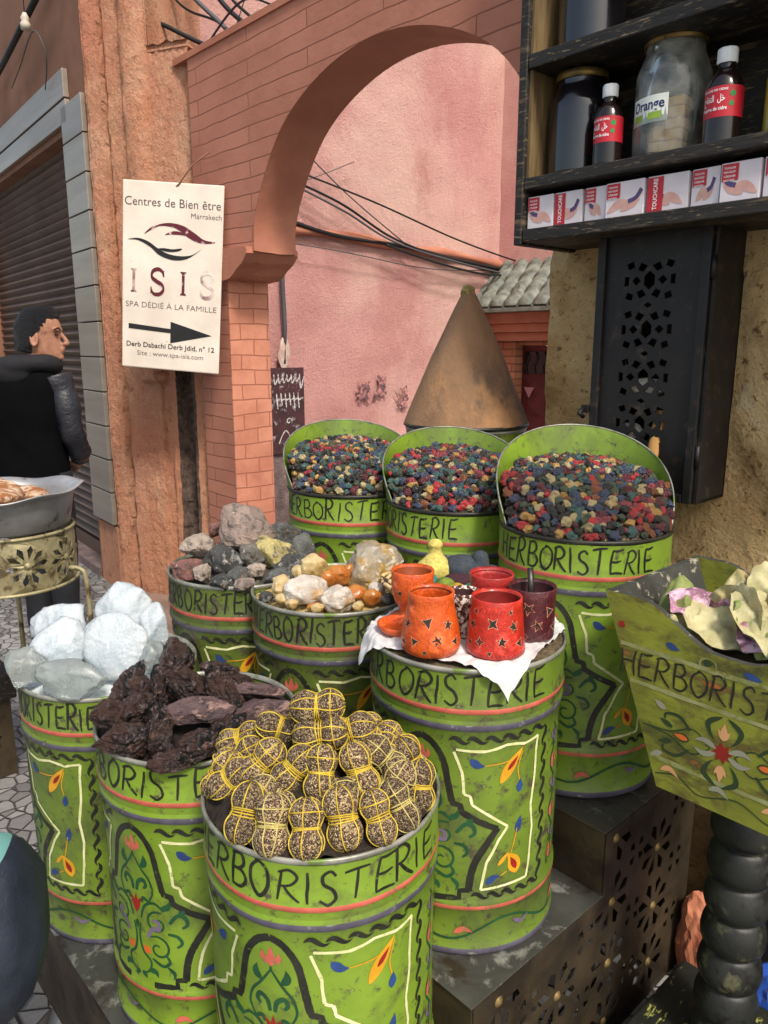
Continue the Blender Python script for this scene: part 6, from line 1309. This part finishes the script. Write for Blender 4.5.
# eyes, brows
q=MB()
for s_ in (1,-1): blob(q,(.0745,s_*.031,.119),(.008,.010,.0055),HM_)
q.build('eye',M('dark_eye',C(40,30,28),rough=.2,bump=0),body)
m_hair=M('short_black_hair',C(8,8,9),C(22,22,26),60,.4,bump=1,bscale=150,bdist=.02,stretch=(.4,1,1))
q=MB()
for s_ in (1,-1): q.tube([tuple(HM_@Vector(p)) for p in ((.088,s_*.012,.142),(.086,s_*.032,.147),(.072,s_*.052,.142))],R_([.004,.006,.003]),8)
q.build('eyebrow',m_hair,body)
hb=MB(); n=48; rows=[]; vs=[]
for i,z in enumerate([.035+.0135*k for k in range(16)]):
    t=i/15
    for k in range(n):
        a=2*pi*k/n; c_,s_=cos(a),sin(a)
        zz=z
        full=Vector((-.010+.104*c_,.082*s_,0)); rz_=sqrt(max(.0,1-((zz-.125)/.125)**2)) if zz>.125 else 1
        x=-.010+.106*c_*rz_; y=.083*s_*rz_*(1-.12*max(0,c_)**2)
        # hairline: front hair only above the brow, sides taper at the ear, nape low at the back
        lim=.172 if c_>.55 else (.172-.06*(.55-c_)/.5 if c_>.05 else (.112-.075*min(1,(.05-c_)/.5)))
        if zz<lim: x=-.010+(x+.010)*.6; y*=.6
        q_=.007*noise.noise(Vector((x*60,y*90,zz*40)))+.004*noise.noise(Vector((x*20,y*160,zz*160))); vs.append(tuple(HM_@Vector((x+q_+(.010*max(0,c_) if zz>.19 else 0),y,zz+(.012*max(0,c_) if zz>.18 else 0)))))
hb.add(vs,[(i*n+k,i*n+(k+1)%n,(i+1)*n+(k+1)%n,(i+1)*n+k) for i in range(15) for k in range(n)]+[tuple(range(15*n,16*n))],0,True); hb.build('hair',m_hair,man)
m_jk=M('black_wool_vest',C(9,9,11),C(6,6,8),12,.95,spec=.08,bump=.5,bscale=60,bdist=.003); m_lth=M('black_leather_sleeve',C(40,41,48),C(28,28,34),5,.30,bump=.8,bscale=26,bdist=.008,bump2=(.6,9,.02)); m_hood=M('charcoal_jersey',C(26,26,31),C(17,17,21),10,.85,bump=.5,bscale=50,bdist=.004); m_tr=M('dark_navy_denim',C(20,22,28),C(13,14,19),16,.8,bump=.4)
q=MB(); ringloft(q,[(0,0,.86,.185,.130),(0,0,.88,.192,.136),(0,0,1.0,.185,.130),(0,0,1.12,.186,.130),(0,-.002,1.25,.200,.138),(0,-.004,1.34,.205,.132),(0,-.004,1.40,.192,.118),(0,-.004,1.44,.150,.098),(0,0,1.475,.095,.08)],48); me=remesh(q,.009,4,'vest')
for v_ in me.vertices: p=v_.co; k=.007*noise.noise(Vector((p.x*9,p.y*9,p.z*5)))+.004*noise.noise(Vector((p.x*20,p.y*20,p.z*12))); p.x*=1+k*3; p.y*=1+k*5
mesh_obj(me,'vest',m_jk,man)
for s_ in (1,-1):
    q=MB(); A=arms[s_]; limb(q,A[:-1]+[(A[-1][0]*.995,A[-1][1]-.004,A[-1][2]+.012)],lambda t:(R_([.080,.068,.058,.056,.044])(t))*(1+.05*sin(t*26)+.03*sin(t*57+1)),28); q.build('sleeve',m_lth,man)
    q=MB(); limb(q,[legs[s_][0]]+legs[s_][1:-1]+[(legs[s_][-1][0],legs[s_][-1][1],.07)],lambda t:R_([.105,.094,.075,.070,.062])(t)*(1+.03*sin(t*30)),28); q.build('trouser_leg',m_tr,man)
    e=legs[s_][-1]; q=MB(); blob(q,(e[0],e[1]+.05,.055),(.050,.135,.048)); blob(q,(e[0],e[1]-.02,.085),(.05,.06,.05)); me=remesh(q,.008,4,'shoe'); sh_=mesh_obj(me,'shoe',M('black_shoe_leather_'+'lr'[s_>0],C(22,21,22),rough=.4),man)
    q=MB(); q.lathe([(0,.002),(.052,.002),(.054,.02),(.0,.02)],24,fn=lambda p,a:Vector((p.x+e[0],p.y*2.4+e[1]+.045,p.z))); q.build('sole',m_dkb,sh_)
q=MB(); q.tube([(.125*cos(a)+.02,.092*sin(a)-.01,1.445+.020*cos(a)-.018*sin(a)+.0) for a in [2*pi*i/40 for i in range(41)]],lambda t:.046+.012*sin(t*2*pi*3+1)*.5,20,cap=False); blob(q,(-.03,-.085,1.43),(.115,.062,.075)); me=remesh(q,.008,5,'hood'); mesh_obj(me,'hood',m_hood,man)
# ================================================================== world, light, camera
w=bpy.data.worlds.new('World'); SC.world=w; w.use_nodes=True
nt=w.node_tree; sky=nt.nodes.new('ShaderNodeTexSky'); sky.sky_type='NISHITA'; sky.sun_disc=False
SUN_EL=radians(50); 
sd=Vector((-.40,.91,0)).normalized()      # the light travels towards the shop wall
sun_az=atan2(-sd.x,-sd.y)                # where the sun stands, clockwise from +Y
sky.sun_elevation=SUN_EL; sky.sun_rotation=sun_az; sky.dust_density=3; sky.ozone_density=.6
bg=nt.nodes['Background']; bg.inputs['Strength'].default_value=.138; mx=nt.nodes.new('ShaderNodeMix'); mx.data_type='RGBA'; mx.blend_type='MULTIPLY'; mx.inputs['Factor'].default_value=1; nt.links.new(sky.outputs[0],mx.inputs['A']); mx.inputs['B'].default_value=(1.0,.95,.86,1); nt.links.new(mx.outputs['Result'],bg.inputs['Color'])
sl=bpy.data.lights.new('sun','SUN'); sl.energy=2.2; sl.angle=radians(9); sl.color=(1,.95,.88); so=bpy.data.objects.new('sun',sl); COL.objects.link(so)
dirv=Vector((sd.x*cos(SUN_EL),sd.y*cos(SUN_EL),-sin(SUN_EL))); so.rotation_euler=dirv.to_track_quat('-Z','Y').to_euler()
cam=bpy.data.cameras.new('camera'); co=bpy.data.objects.new('camera',cam); COL.objects.link(co)
cam.sensor_fit='VERTICAL'; cam.sensor_height=36; cam.lens=36*760/1024; cam.clip_end=500; cam.clip_start=.02
co.location=(0,0,1.55); co.rotation_euler=(radians(90-12.3),0,0); SC.camera=co
SC.render.resolution_x=768; SC.render.resolution_y=1024
vs_=SC.view_settings; vs_.view_transform='Standard'; vs_.look='None'; vs_.gamma=1; vs_.exposure=0.68
